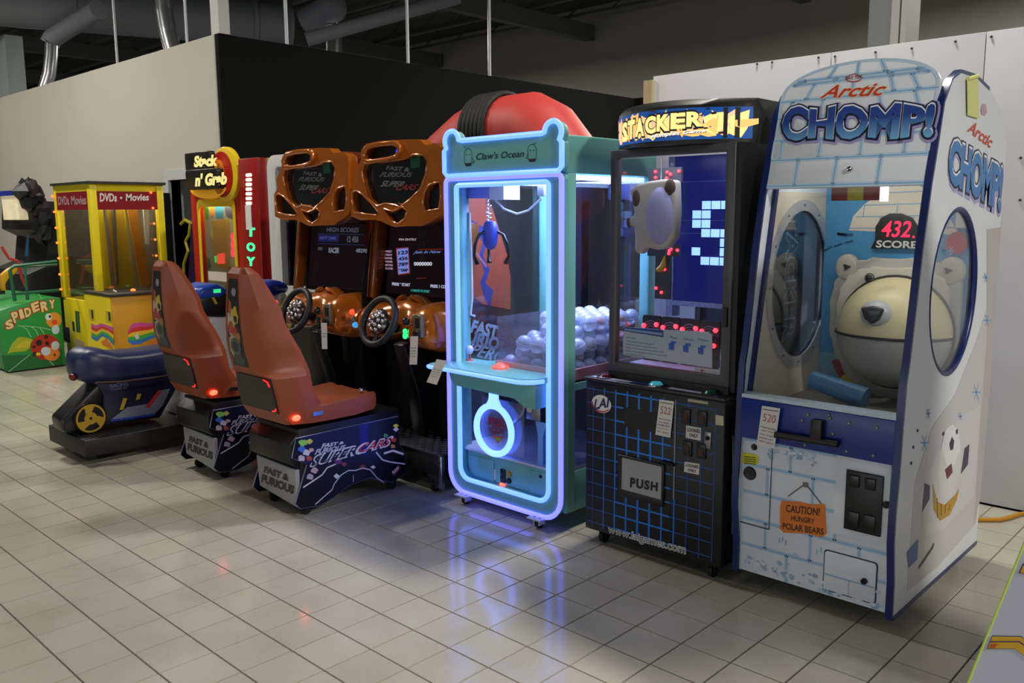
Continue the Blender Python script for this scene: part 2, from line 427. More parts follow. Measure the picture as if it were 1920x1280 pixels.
# ---- ducts
DUCT = mat('duct_paint', '8E929A', 0.55, noise=0.1, nscale=2)
FLEX = mat('flex_foil', 'A8AAAE', 0.3, 0.8)
def pz(x, y, z):
    d = ray(x, y); return CAM + d * ((z - CAM.z) / d.z)
p0 = pz(60, 8, 5.3); p1 = pz(540, 50, 5.3)
dr = (p1 - p0); p00 = p0 - dr * .6
mb = MB().tube([p00, p0, p0 + dr * .5, p1], .42, 20)
t = thing('main_duct', 'large round grey air duct running under the ceiling over the walls', 'duct', tuple(p0))
build('duct_pipe', mb, DUCT, t, smooth=True)
for k in (.15, .5, .85, 1.0):
    q = p0 + dr * k; build('duct_collar', MB().tube([q - dr * .008, q + dr * .008], .45, 20), DUCT, t, smooth=True)
def onray(x, y, dist):
    return CAM + ray(x, y) * dist
t = thing('bent_duct', 'bent grey branch duct dropping behind the beige wall', 'duct', tuple(onray(80, 180, 15)))
pts = [onray(185, 18, 14.5), onray(140, 45, 15), onray(98, 72, 15.3), onray(93, 82, 15.3)]
build('branch_pipe', MB().tube(pts, .16, 14), DUCT, t, smooth=True)
pts = [onray(97, 72, 15.3), onray(96, 105, 15.3), onray(92, 140, 15.3), onray(84, 165, 15.3), onray(72, 195, 15.3)]
build('drop_pipe', MB().tube(pts, .11, 14), FLEX, t, smooth=True)
def flexduct(name, lab, pts, r, dist):
    P3 = [onray(x, y, dist) for x, y in pts]
    dense = []
    for a, b in zip(P3, P3[1:]):
        for k in range(10): dense.append(a.lerp(b, k / 10))
    rs = [r * (1 + .07 * (i % 2)) for i in range(len(dense))]
    tag(build(name, MB().tube([tuple(p - P3[0]) for p in dense], rs, 14), FLEX, loc=None, smooth=True), lab, 'duct').location = P3[0]
flexduct('flexible_duct', 'silver flexible duct dropping beside the white corner post', [(305, -30), (308, 20), (315, 60), (328, 110)], .12, 13)
flexduct('flexible_duct', 'silver flexible duct dropping behind the black wall', [(624, 48), (626, 70), (627, 120)], .15, 17)
p = onray(622, 14, 17); q = onray(572, 42, 17.2)
tag(build('duct_elbow', MB().tube([tuple(Vector((0, 0, 0))), tuple(q - p)], .26, 16).ball((0, 0, 0), .3, 16), DUCT, loc=None, smooth=True), 'grey duct arm with round elbow above the black wall', 'duct').location = p
p = onray(575, 74, 16); q = onray(860, -6, 16.5)
tag(build('thin_duct', MB().tube([(0, 0, 0), tuple(q - p)], .13, 12), DUCT, loc=None, smooth=True), 'thin grey pipe slanting across the dark far wall', 'pipe').location = p

# ================================================================== POLAR BEAR GAME (rightmost tall machine)
def chomp():
    x0, x1 = 1.29, 1.94
    T = thing('polar_bear_game', 'tall white polar bear redemption game with brick igloo header reading Arctic Chomp', 'arcade machine', (1.615, .65, 0))
    CW = mat('igloo_white', 'D9DEE4', 0.4, noise=0.04); CI = mat('cream_inner', 'D9CFB8', 0.5)
    NAVY = mat('navy_trim', '11265F', 0.3)
    prof = [(.165, .075), (.165, .21), (.140, .365), (.139, .478), (.150, .615), (.156, .80), (.165, .953), (.184, 1.03), (.216, 1.236), (.246, 1.44), (.290, 1.645),
            (.330, 1.786), (.370, 1.94), (.439, 2.026), (.534, 2.064), (.720, 2.066), (.894, 2.036), (1.05, 1.975), (1.15, 1.91), (1.19, 1.84), (1.195, 1.77), (1.195, .075)]
    hole = arc(.635, 1.245, .275, .322, n=36)
    for a, b in ((x0, x0 + .022), (x1 - .022, x1)):
        sp = build('side_panel', MB().prism(prof, 'x', a, b, [hole]), CW, T)
        m = MB()
        fr = prof[:17]
        rings = [[(a - .002, p[0] - .005, p[1]), (b + .002, p[0] - .005, p[1]), (b + .002, p[0] + .007, p[1] - .002), (a - .002, p[0] + .007, p[1] - .002)] if i < 14 else
                 [(a - .002, p[0] - .002, p[1] + .005), (b + .002, p[0] - .002, p[1] + .005), (b + .002, p[0], p[1] - .007), (a - .002, p[0], p[1] - .007)] for i, p in enumerate(fr)]
        build('edge_trim', m.loft(rings), NAVY, sp, smooth=True)
        build('oval_rim', MB().tube([((a + b) / 2, y, z) for y, z in arc(.635, 1.245, .275, .322, n=40)], .014 if a > 1.5 else .006, 8, closed=True), NAVY, sp, smooth=True)
        build('oval_window', MB().prism(arc(.635, 1.245, .27, .318, n=36), 'x', a + .009, a + .012), GLASS, sp)
    # acrylic flange around the oval on the inner left wall
    build('window_flange', MB().prism(arc(.635, 1.245, .315, .365, n=40), 'x', x0 + .0225, x0 + .028, [arc(.635, 1.245, .27, .318, n=40)]), glass('flange_acrylic', (0.93, 0.91, 0.86), 0.06, 0.25), T)
    lin_ = [(y + .03 if y < .5 else y - .02, z) for y, z in prof]
    build('inner_liner', MB().prism([(.22, .76), (.86, .76), (.86, 1.64), (.37, 1.64)], 'x', x0 + .0221, x0 + .0224, [arc(.635, 1.245, .28, .327, n=36)]), CI, T)
    many('flange_screw', MB().lathe([(.0005, 0), (.006, 0), (.0005, .004)], (0, 0, 0), 'x', 8), [(x0 + .028, y, z) for y, z in arc(.635, 1.245, .292, .342, n=12)], mat('bolt_dark', '4A463C', 0.4, 0.6), T)
    # shell: back, roof, floor
    build('rear_shell', MB().box(x0 + .022, x1 - .022, 1.15, 1.19, .09, 1.9).box(x0 + .022, x1 - .022, .2, 1.15, .09, .12)
          .box(x0 + .022, x1 - .022, .5, 1.15, 1.86, 1.9), CW, T)
    build('base_plinth', MB().box(x0 + .05, x1 - .05, .40, 1.12, .03, .09), mat('plinth_dark', '16181C', 0.6), T)
    for cx in (x0 + .08, x1 - .08):
        for cy in (.42, 1.08): caster((cx, cy, .08), T, .06)
    # ---- lower brick front
    FY = .172
    fp = front(FY)
    low = build('lower_front', MB().box(x0 + .022, x1 - .022, FY, FY + .02, .085, .665), CW, T)
    A = Art(fp); MORT = P('8FB6D8'); MORT2 = P('AECBE3'); SNOW = P('7E9FBE')
    rows = [.085, .20, .31, .425, .54, .645]
    random.seed(3)
    for i, z in enumerate(rows[1:-1] + [.645]):
        A.line([(x0 + .03, z), (x1 - .03, z)], .004, MORT, .0008); A.line([(x0 + .03, z), (x1 - .03, z)], .016, MORT2, .0004)
    for i in range(5):
        for k in range(-1, 5):
            xx = 1.30 + k * .19 + (i % 2) * .095 + .03
            if x0 + .04 < xx < x1 - .04:
                A.line([(xx, rows[i]), (xx, rows[i + 1])], .004, MORT, .0008); A.line([(xx, rows[i]), (xx, rows[i + 1])], .014, MORT2, .0004)
    for k in range(150):      # soft blue frost prints along the bottom and below the blue panel
        if k < 95: x = random.uniform(x0 + .04, x1 - .04); z = .095 + abs(random.gauss(0, .035))
        else: x = random.uniform(1.42, 1.62); z = .63 - abs(random.gauss(0, .022))
        r = random.uniform(.003, .014)
        A.uv(arc(x, z, r, r * .7, n=7), random.choice([P('9DBAD2'), P('B9CEDF'), P('8AAAC6'), P('DCE5EC')]), .001 + k * .000004)
    A.px([(1466, 938), (1500, 940), (1520, 945), (1547, 944), (1550, 1000), (1540, 1007), (1515, 1000), (1470, 998), (1463, 992), (1463, 950)], P('E07A22'), .0022)
    A.tpx('CAUTION!', [(1474, 959), (1537, 967), (1538, 952), (1474, 945)], P('3A1606'), .0028, bold=.02)
    A.tpx('HUNGRY', [(1484, 975), (1528, 982), (1528, 972), (1484, 965)], P('3A1606'), .0028, bold=.02)
    A.tpx('POLAR BEARS', [(1468, 991), (1545, 1002), (1545, 990), (1468, 979)], P('3A1606'), .0028, bold=.02)
    A.lpx([(1478, 930), (1511, 906)], .004, P('4A4A50'), .003); A.lpx([(1511, 906), (1540, 944)], .004, P('4A4A50'), .003)
    A.px([(1506, 903), (1516, 905), (1516, 914), (1506, 912)], P('6C6A66'), .0035)
    A.px([(1391, 852), (1396, 848), (1418, 852), (1423, 857), (1422, 868), (1417, 872), (1394, 868), (1390, 863)], P('D9D21E'), .0022)
    for k in range(4): A.lpx([(1396, 855 + k * 4), (1418, 858 + k * 4)], .004, P('4A4810'), .0026)
    # seams of the left access panel
    A.lpx([(1449, 828), (1442, 992)], .004, P('3A3F46'), .002); A.lpx([(1376, 974), (1442, 992)], .005, P('3A3F46'), .002)
    A.lpx([(1375, 817), (1373, 1000)], .003, P('70767C'), .002)
    for k, (px, py) in enumerate([(1462, 1008), (1468, 1006), (1474, 1012), (1532, 1030), (1540, 1026)]):
        A.lpx([(px, py), (px - 1, py + 9)], .005, MORT, .0016)
    A.done('brick_print', low)
    # coin door with black mech, and cash door
    cdp = [fp.at(1568, 848), fp.at(1683, 880), fp.at(1672, 1027), fp.at(1560, 998)]
    xa, xb = cdp[0][0] + .005, x1 - .034; za, zb = cdp[3][1], cdp[0][1] - .005
    cdr = build('coin_door', MB().box(xa, xb, FY - .006, FY, za, zb), CW, T, 0.002)
    b0 = fp.at(1590, 878); b1 = fp.at(1648, 1004)
    mech = build('coin_mechanism', MB().box(b0[0], b1[0] + .01, FY - .016, FY - .006, b1[1], b0[1]), BLACKPL, cdr, .003)
    for k in (0, 1):
        xx = b0[0] + .012 + k * .06
        build('coin_slot', MB().box(xx, xx + .04, FY - .022, FY - .016, b0[1] - .06, b0[1] - .015), mat('slot_black', '070708', 0.3), cdr, .003)
        build('coin_return', MB().box(xx, xx + .045, FY - .021, FY - .016, b1[1] + .012, b1[1] + .075), mat('slot_black', '070708', 0.3), cdr, .003)
    c = fp.at(1664, 945); build('lock', MB().lathe([(.001, -.012), (.012, -.012), (.014, 0), (.001, 0)], (c[0], FY - .006, c[1]), 'y', 14), mat('lock_dark', '1A1C20', 0.3, 0.5), cdr)
    c0 = fp.at(1548, 1031); c1 = fp.at(1640, 1131)
    cash = build('cash_door', MB().prism(rrect(c0[0], c1[0], c1[1], c0[1], .012), 'y', FY - .005, FY), CW, T, .001)
    build('door_gap', MB().prism(rrect(c0[0] - .005, c1[0] + .005, c1[1] - .005, c0[1] + .005, .014), 'y', FY - .001, FY, [rrect(c0[0] + .001, c1[0] - .001, c1[1] + .001, c0[1] - .001, .012)]), mat('gap_dark', '2C3036', 0.6), cash)
    A2 = Art(front(FY - .005)); zr = (c0[1] + c1[1]) / 2 - .015
    A2.line([(c0[0], zr), (c1[0], zr)], .005, MORT); A2.line([((c0[0] + c1[0]) / 2, zr), ((c0[0] + c1[0]) / 2, c1[1])], .004, MORT)
    A2.done('brick_print', cash)
    c = fp.at(1622, 1088); build('lock', MB().lathe([(.001, -.012), (.011, -.012), (.012, 0), (.001, 0)], (c[0], FY - .005, c[1]), 'y', 14), mat('lock_dark', '1A1C20', .3), cash)
    # key hole ports on the left panel
    for (px, py, r) in ((1414, 838, .011), (1406, 887, .026)):
        c = fp.at(px, py)
        build('port', MB().lathe([(.001, -.005), (r, -.006), (r + .003, 0), (.001, 0)], (c[0], FY, c[1]), 'y', 18), mat('port_black', '0A0D14', 0.2), T)
    # ---- blue control panel, ledge and gun-style crank
    bp = build('control_panel', MB().prism([(.145, .655), (.150, .818), (.19, .825), (.19, .655)], 'x', x0 + .022, x1 - .022), mat('royal_blue', '0D2A7C', 0.3), T, .002)
    build('ledge_strip', MB().prism([(.148, .820), (.150, .833), (.185, .840), (.185, .826)], 'x', x0 + .022, x1 - .022), mat('frost_strip', 'B4C4CE', 0.35, noise=.25, nscale=60), bp)
    P1 = front(.13)
    a = P1.at(1455, 814); b = P1.at(1572, 838)
    cr = build('crank_bar', MB().tube([(a[0], .125, a[1]), (b[0], .125, b[1] + .012)], .014, 12), BLACKPL, bp, smooth=True)
    c = P1.at(1531, 806); build('crank_mount', MB().box(c[0] - .02, c[0] + .024, .115, .15, c[1] - .045, c[1] + .04), BLACKPL, cr, .004)
    bolts = []
    for (px, py) in ((1504, 788), (1556, 784), (1561, 813), (1515, 777), (1592, 793), (1644, 802), (1637, 854), (1587, 846), (1509, 834), (1554, 778)):
        c = front(.146).at(px, py); bolts.append((c[0], .146, c[1]))
    many('panel_bolt', MB().lathe([(.0005, -.004), (.005, -.003), (.006, .004)], (0, 0, 0), 'y', 8), bolts, mat('bolt_brass', '8A8560', 0.35, 0.8), bp)
    # ---- slanted glass with blue side frames
    gl = [(.20, .84), (.365, 1.66)]
    build('front_glass', MB().prism([(gl[0][0], gl[0][1]), (gl[0][0] + .006, gl[0][1]), (gl[1][0] + .006, gl[1][1]), gl[1]], 'x', x0 + .03, x1 - .03), GLASS, T)
    for a, b in ((x0 + .0225, x0 + .036), (x1 - .036, x1 - .0225)):
        build('glass_frame', MB().prism([(gl[0][0] - .012, gl[0][1] - .01), (gl[0][0] + .012, gl[0][1] - .01), (gl[1][0] + .012, gl[1][1]), (gl[1][0] - .012, gl[1][1])], 'x', a, b), NAVY, T)
    # ---- header: slanted brick board
    k = .27; hp = Pl((0, .290, 1.655), (1, 0, 0), (0, k, 1))
    def hb(pts, d0, d1, nm, m, par, bev=0):
        mb = MB(); lo = [hp.P(a, b, d0) for a, b in pts]; hi = [hp.P(a, b, d1) for a, b in pts]; n = len(pts)
        mb.add(lo + hi, [tuple(range(n)), tuple(range(2 * n - 1, n - 1, -1))] + [(i, (i + 1) % n, (i + 1) % n + n, i + n) for i in range(n)])
        return build(nm, mb, m, par, bev)
    xl, xr, xc = x0 + .024, x1 - .024, 1.615
    seam = hp.at(1600, 291)[1]; pk = hp.at(1607, 113)[1]; sh = hp.at(1470, 172)[1]
    arcp = [(xc + (xr - xc) * math.cos(math.radians(t)), sh - .03 + (pk - sh + .03) * math.sin(math.radians(t)) ** .85) for t in range(0, 181, 9)]
    upper = hb([(xl, seam + .002), (xr, seam + .002)] + arcp, -.03, 0, 'header_board', CW, T, .001)
    lower = hb([(xl, 0), (xr, 0), (xr, seam - .002), (xl, seam - .002)], -.03, 0, 'header_flap', CW, T, .001)
    H = Art(hp); M1 = P('86B4DA'); M2 = P('BCD4E8')
    def mortar(pts, w=.005):
        H.line(pts, .018, M2, .0006); H.line(pts, w, M1, .0012)
    def inarc(x): return sh - .03 + (pk - sh + .03) * max(0, 1 - ((x - xc) / (xr - xc)) ** 2) ** .42
    zr = [seam + .075, seam + .165, seam + .235, seam + .30, pk - .06]
    for i, z in enumerate(zr):
        xs_ = [xl + (xr - xl) * t / 60 for t in range(61) if inarc(xl + (xr - xl) * t / 60) > z + .012]
        if len(xs_) > 2: mortar([(xs_[0], z), (xs_[-1], z)])
    vz = [seam] + zr + [pk]
    vx = [[1.35, 1.51, 1.67, 1.83], [1.43, 1.6, 1.77], [1.34, 1.48, 1.72, 1.86], [1.42, 1.60, 1.76, 1.85], [1.36, 1.52, 1.75, 1.88], [1.5, 1.61, 1.72]]
    for i in range(6):
        for xx in vx[i]:
            lean = (xc - xx) * .10 * i
            top = min(vz[i + 1], inarc(xx + lean) - .006)
            if top > vz[i] + .01: mortar([(xx, vz[i]), (xx + lean * .5, top)], .0045)
    H.line([(xl + .004, seam + .003)] + [(p[0] * .985 + xc * .015, p[1] - .006) for p in reversed(arcp)] + [(xr - .004, seam + .003)], .012, M2, .0009)
    H.tpx('Arctic', [(1535, 186), (1663, 180), (1666, 153), (1540, 160)], P('F2E2C8'), .0018, bold=.05, shear=.45)
    H.tpx('Arctic', [(1537, 185), (1661, 179), (1664, 154), (1542, 161)], P('C8401C'), .0024, bold=.02, shear=.45)
    H.px([(1585, 148), (1590, 142), (1602, 138), (1612, 141), (1618, 146), (1611, 153), (1600, 155), (1590, 153)], P('B8382A'), .0016)
    H.px([(1587, 148), (1592, 143), (1602, 140), (1611, 143), (1616, 147), (1610, 151), (1600, 153), (1591, 151)], P('C9CCD0'), .002)
    H.tpx('BAY TEK', [(1586, 150), (1618, 147), (1618, 141), (1586, 144)], P('7A2A28'), .0026, bold=.02)
    q = [(1466, 262), (1748, 258), (1756, 193), (1470, 203)]
    def gradmat():
        m = bpy.data.materials.new('chomp_blue_print'); m.use_nodes = True; nt = m.node_tree; b = nt.nodes['Principled BSDF']
        ge = nt.nodes.new('ShaderNodeNewGeometry'); sp = nt.nodes.new('ShaderNodeSeparateXYZ'); nt.links.new(ge.outputs['Position'], sp.inputs[0])
        mr = nt.nodes.new('ShaderNodeMapRange'); mr.inputs['From Min'].default_value = 1.80; mr.inputs['From Max'].default_value = 1.92
        r = nt.nodes.new('ShaderNodeValToRGB'); e = r.color_ramp.elements
        e[0].position = 0.15; e[0].color = lin('6FAEDC') + (1,); e[1].position = .85; e[1].color = lin('1B3F8F') + (1,)
        nt.links.new(sp.outputs['Z'], mr.inputs['Value']); nt.links.new(mr.outputs[0], r.inputs[0]); nt.links.new(r.outputs[0], b.inputs['Base Color']); b.inputs['Roughness'].default_value = .4
        return m
    GB = gradmat()
    bite = lambda a, b: (a, b + .06 * math.sin(a * 19) * (1 if b > .5 else -.6))
    H.tpx('CHOMP!', q, P('9A94C8'), .0028, bold=.135, ref=.04, warp=lambda a, b: bite(a + .006, b - .03))
    H.tpx('CHOMP!', q, P('0E1430'), .0034, bold=.105, ref=.04, warp=bite)
    H.tpx('CHOMP!', q, P('E8EEF6'), .0040, bold=.055, ref=.04, warp=lambda a, b: bite(a, b + .02))
    H.tpx('CHOMP!', q, GB, .0046, bold=.045, ref=.04, warp=lambda a, b: bite(a, b - .015))
    H.done('header_lettering', upper)
    H = Art(hp)
    mortar([(xl, .004), (xr, .004)]); mortar([(xl, seam - .006), (xr, seam - .006)])
    for xx in (1.43, 1.585, 1.75): mortar([(xx, 0), (xx, seam)])
    H.done('brick_print', lower)
    c = hp.at(1594, 318); cpt = hp.P(c[0], c[1])
    build('latch', MB().lathe([(.001, .012), (.010, .010), (.012, -.002), (.001, -.002)], cpt, tuple(hp.n), 14), CHROME, lower, smooth=True)
    # striped light bar behind the glass top
    for i, cc in enumerate(('7A1E18', 'A89A20', '7A1E18')):
        u0 = front(.42).at(1559 + i * 30, 360); u1 = front(.42).at(1559 + (i + 1) * 30, 360)
        box('stripe_block', (u0[0], u1[0], .42, .46, 1.60, 1.655), P(cc), T)
    box('lamp_strip', (front(.42).at(1650, 360)[0], front(.42).at(1650, 360)[0] + .018, .42, .46, 1.595, 1.655), E('FFF0D8', 2.0), T)
    tl = bpy.data.lights.new('canopy_tube', 'AREA'); tl.shape = 'RECTANGLE'; tl.size = .5; tl.size_y = .06; tl.energy = 1.7; tl.color = (1.0, .95, .85)
    to = bpy.data.objects.new('canopy_tube', tl); to.location = (0, -.14, 1.80); to.rotation_euler = (math.radians(12), 0, 0); to.parent = T; COL.objects.link(to)
    # ---- inner scene board
    BY = .86; bpn = front(BY)
    box('scene_board', (x0 + .0225, x1 - .0225, BY, BY + .01, .76, 1.86), P('4F97C4'), T)
    S = Art(bpn)
    S.rect(x0 + .023, x1 - .023, .77, .92, P('7FA8C0'), .0008)
    ig = bpn.ats([(1592, 432), (1600, 405), (1622, 382), (1668, 350), (1690, 343), (1720, 345), (1745, 360), (1775, 400), (1800, 440)])
    S.uv(ig, P('E2D8C2'), .002)
    for r in (0.0, .05, .1, .15):
        S.line([(ig[0][0] + r * .55, ig[0][1] + .01 + r), (ig[-1][0] - r * .7, ig[-1][1] + .03 + r)], .004, P('8DB4CC'), .003)
    for k in range(7):
        xx = ig[0][0] + .06 + k * .07; S.line([(xx, ig[0][1] + (.01 if k % 2 else .06)), (xx + .004, ig[0][1] + (.06 if k % 2 else .11))], .004, P('8DB4CC'), .003)
    S.lpx([(1588, 442), (1570, 438), (1600, 440)], .012, P('2F5F86'), .0025)
    for a, b in (((1546, 470), (1560, 462)), ((1565, 462), (1580, 456)), ((1584, 455), (1600, 451))): S.lpx([a, b], .006, P('2A4A66'), .0025)
    S.done('scene_print', T)
    # score display
    sp2 = front(BY - .02)
    sc = sp2.ats([(1632, 466), (1640, 450), (1641, 425), (1652, 408), (1668, 400), (1688, 400), (1708, 408), (1720, 425), (1722, 450), (1728, 466)])
    sb = build('score_display', MB().prism(sc, 'y', BY - .02, BY), mat('display_grey', '2A2826', 0.4), T, .002)
    D = Art(front(BY - .0205))
    D.tpx('432', [(1652, 444), (1706, 445), (1710, 414), (1655, 414)], E('FF2244', 2.2), .001, bold=.012, shear=.12)
    D.px([(1711, 442), (1715, 442), (1715, 446), (1711, 446)], E('FF2244', 2.2), .001)
    D.tpx('SCORE', [(1642, 464), (1720, 466), (1720, 452), (1644, 450)], P('E8E4DC'), .001, bold=.03)
    D.done('score_digits', sb)
    # bear: flat fur shape with ears, domed muzzle, nose
    FUR = mat('bear_fur', 'C9C2AE', 0.6, noise=.1, nscale=9); FURD = mat('bear_fur_edge', 'B4B0A4', 0.7, noise=.15, nscale=14)
    hx, hz = 1.655, 1.09
    random.seed(5)
    fur = []
    for k in range(60):
        t = 2 * math.pi * k / 60; rr = (1 + .018 * (k % 3) + random.uniform(0, .015))
        cc_, ss_ = math.cos(t), math.sin(t)
        pw = .62 if ss_ > 0 else 1.0
        fur.append((hx + (.275 * rr) * math.copysign(abs(cc_) ** pw, cc_), hz + .0 + (.335 * rr if ss_ < 0 else .265 * rr) * math.copysign(abs(ss_) ** pw, ss_)))
    fur = [(min(max(a, x0 + .03), x1 - .03), b) for a, b in fur]
    head = build('bear_head', MB().prism(fur, 'y', BY - .055, BY - .006), FURD, T, .012)
    inner = [(hx + (a - hx) * .86, hz + (b - hz) * .86) for a, b in fur]
    build('face_plate', MB().prism(inner, 'y', BY - .075, BY - .05), FUR, head, .012)
    for ex in (-.215, .215):
        e = build('ear', MB().prism(arc(hx + ex, hz + .225, .050, .058, n=20), 'y', BY - .06, BY - .012), FUR, head, .012)
        build('ear_hollow', MB().prism([(hx + ex * .97 - .016, hz + .240), (hx + ex * .97 + .018, hz + .230), (hx + ex * .97 - .008, hz + .212)], 'y', BY - .064, BY - .06), mat('ear_dark', '2B2A2C', .7), e)
    m = MB(); R = .235
    rings = []
    for i in range(13):
        t = math.radians(90 * i / 12); rr = R * math.cos(t)
        rings.append([(hx + .015 + rr * math.cos(2 * math.pi * j / 36), BY - .075 - .21 * math.sin(t), hz - .04 + rr * 1.0 * math.sin(2 * math.pi * j / 36)) for j in range(36)])
    UP = mat('muzzle_cream', 'E0D2A0', 0.35); LO = mat('muzzle_grey', 'B9B4A8', 0.4)
    zc = hz - .045
    up = MB().loft(rings); mz = build('muzzle', up, UP, head, smooth=True)
    mz.data.materials.append(LO)
    org = ORIG[T.name]
    for p in mz.data.polygons:
        if p.center.z + org.z < zc: p.material_index = 1
    ml = []
    for i in range(-12, 13):
        t = math.radians(i * 7.3); ml.append((hx + .015 + (R + .002) * math.sin(t), BY - .077 - .212 * math.cos(t), zc))
    build('mouth_line', MB().tube(ml, .006, 6), mat('line_dark', '2A2722', .5), mz)
    build('muzzle_rim', MB().tube([(hx + .015 + (R + .004) * math.cos(math.radians(a)), BY - .078, hz - .04 + (R + .004) * math.sin(math.radians(a))) for a in range(0, 360, 9)], .006, 6, closed=True), mat('line_dark', '2A2722', .5), mz)
    nz = (hx + .005, BY - .26, hz + .055)
    ns = build('nose', MB().ball(nz, .062, 20, 1.05, .8, .9), mat('nose_white', 'C8C8C4', .35), mz, smooth=True)
    build('nostrils', MB().prism([(nz[0] - .048, nz[2] + .025), (nz[0], nz[2] + .035), (nz[0] + .048, nz[2] + .025), (nz[0] + .03, nz[2] - .02), (nz[0], nz[2] - .042), (nz[0] - .03, nz[2] - .02)], 'y', nz[1] - .056, nz[1] - .03), mat('nose_dark', '3B3B3C', .25), ns, .01)
    for ex in (-.10, .12):
        build('eye', MB().ball((hx + ex, BY - .08, hz + .185), .022, 14, 1, .7, 1), mat('eye_grey', '4A4E48', .2), head, smooth=True)
        build('pupil', MB().ball((hx + ex + .004, BY - .098, hz + .185), .014, 10), mat('pupil', '101010', .1), head, smooth=True)
    # scarf stripes, fish cannon
    for i in range(9):
        t0 = 205 + i * 15; cc = ('8E2A22', 'C2AE2C')[i % 2]
        pts = arc(hx, hz - .06, .29, .33, t0, t0 + 15, 4) + list(reversed(arc(hx, hz - .06, .24, .27, t0, t0 + 15, 4)))
        pts = [(min(max(a, x0 + .025), x1 - .025), max(b, .77)) for a, b in pts]
        box_ = MB().prism(pts, 'y', BY - .045, BY - .008); build('scarf_stripe', box_, P(cc), T)
    box('snow_deck', (x0 + .0225, x1 - .0225, .20, BY, .74, .76), mat('snow_floor', '77736A', .6), T)
    c = front(.34).at(1572, 732)
    build('cannon', MB().tube([(c[0] - .12, .36, c[1] + .028), (c[0] + .10, .36, c[1] - .022)], [.036, .044], 16), mat('cannon_blue', '4C84A8', .4, noise=.25, nscale=18), T, smooth=True)
    build('cannon_mount', MB().prism([(c[0] - .06, .76), (c[0] + .06, .76), (c[0] + .02, c[1] - .02), (c[0] - .02, c[1] - .02)], 'y', .35, .38), mat('mount_cream', 'C8BFA4', .5), T)
    c = front(.85).at(1795, 455)
    dd = build('red_badge', MB().prism(arc(c[0], c[1], .04, .045, n=20), 'y', .84, .85), P('B62A20'), T)
    box('note_card', (c[0] - .01, c[0] + .035, .845, .853, c[1] + .06, c[1] + .16), P('DAD6CC'), T)
    # ---- outer side artwork
    O = Art(side(x1))
    def sx(*p): return O.pl.at(*p)
    O.tpx('Arctic', [(1812, 246), (1858, 280), (1862, 258), (1818, 222)], P('CC4526'), .002, bold=.02, shear=.4)
    O.px([(1838, 205), (1842, 194), (1848, 196), (1850, 210), (1846, 217), (1840, 215)], P('B99AA6'), .0015)
    q = [(1776, 340), (1874, 395), (1880, 312), (1782, 255)]
    O.tpx('CHOMP!', q, P('A9A2D4'), .0014, bold=.13, ref=.04, warp=lambda a, b: (a + .008, b - .04))
    O.tpx('CHOMP!', q, P('10173A'), .0019, bold=.10, ref=.04)
    O.tpx('CHOMP!', q, P('E8EEF6'), .0024, bold=.055, ref=.04, warp=lambda a, b: (a, b + .02))
    O.tpx('CHOMP!', q, P('3F7FC0'), .0029, bold=.045, ref=.04, warp=lambda a, b: (a, b - .02))
    GR = [P('C9CBD0'), P('BDB7B4'), P('AAA29C')]
    # painted snow cave around a small bear in a striped scarf
    O.px([(1708, 1000), (1716, 900), (1748, 800), (1790, 740), (1830, 640), (1856, 560), (1848, 760), (1838, 900), (1830, 980), (1760, 1060), (1700, 1110)], P('C6C5C8'), .0006)
    O.px([(1722, 930), (1756, 850), (1800, 780), (1838, 760), (1826, 930), (1770, 990), (1735, 1005)], P('CFCED2'), .0009)
    O.px([(1850, 430), (1877, 425), (1858, 700), (1838, 930), (1826, 985), (1836, 820), (1850, 640)], P('B7B2B0'), .0008)
    body = [(1757, 880), (1762, 850), (1771, 812), (1785, 805), (1798, 815), (1802, 850), (1796, 900), (1782, 935), (1762, 930)]
    O.px(body, P('D4D4D6'), .0012)
    O.px([(1764, 840), (1772, 805), (1785, 795), (1797, 806), (1800, 840), (1790, 870), (1775, 875)], P('E2E4E8'), .0016)
    O.px([(1779, 832), (1784, 818), (1788, 826), (1786, 842), (1781, 844)], P('22283C'), .0024)
    O.px([(1766, 812), (1769, 808), (1770, 814), (1767, 817)], P('22283C'), .0024); O.px([(1791, 806), (1795, 803), (1795, 812), (1792, 814)], P('22283C'), .0024)
    O.px([(1771, 880), (1783, 868), (1785, 885), (1775, 898)], P('6A2430'), .0024)
    O.px([(1728, 960), (1733, 905), (1743, 910), (1742, 935)], P('3E2C52'), .002); O.px([(1801, 888), (1808, 840), (1817, 832), (1814, 870)], P('3A3A4E'), .002)
    sc1 = [(1748, 905), (1757, 940), (1770, 946), (1790, 928), (1797, 915), (1794, 935), (1780, 965), (1762, 976), (1750, 955)]
    O.px(sc1, P('B98F1E'), .0018)
    for k in range(4): O.lpx([(1756 + k * 8, 945 + (k == 0) * -12), (1757 + k * 7, 970 - k * 4)], .008, P('7A2A2A'), .0022)
    for (px, py, s) in ((1733, 830, 16), (1740, 775, 10), (1830, 735, 16), (1850, 600, 12), (1848, 520, 10), (1783, 470, 9), (1800, 780, 8)):
        for t in (0, 60, 120):
            dx, dy = s * .5 * math.cos(math.radians(t)), s * math.sin(math.radians(t)); O.lpx([(px - dx, py - dy), (px + dx, py + dy)], .005, P('6FA4D8'), .0014)
    O.px([(1700, 1035), (1721, 1010), (1719, 1048), (1703, 1064)], P('3F63A4'), .0022)
    O.lpx([(1722, 1064), (1748, 1025), (1750, 1018)], .014, P('3C3A3E'), .0022)
    O.done('side_print', T)
    bl = []
    for (px, py) in ((1720, 807), (1712, 838), (1708, 868)):
        a, b = side(x1).at(px, py); bl.append((x1, a, b))
    many('side_bolt', MB().lathe([(.0005, .004), (.006, .003), (.007, 0), (.0005, 0)], (0, 0, 0), 'x', 8), bl, mat('bolt_dark', '4A463C', .4, .6), T)
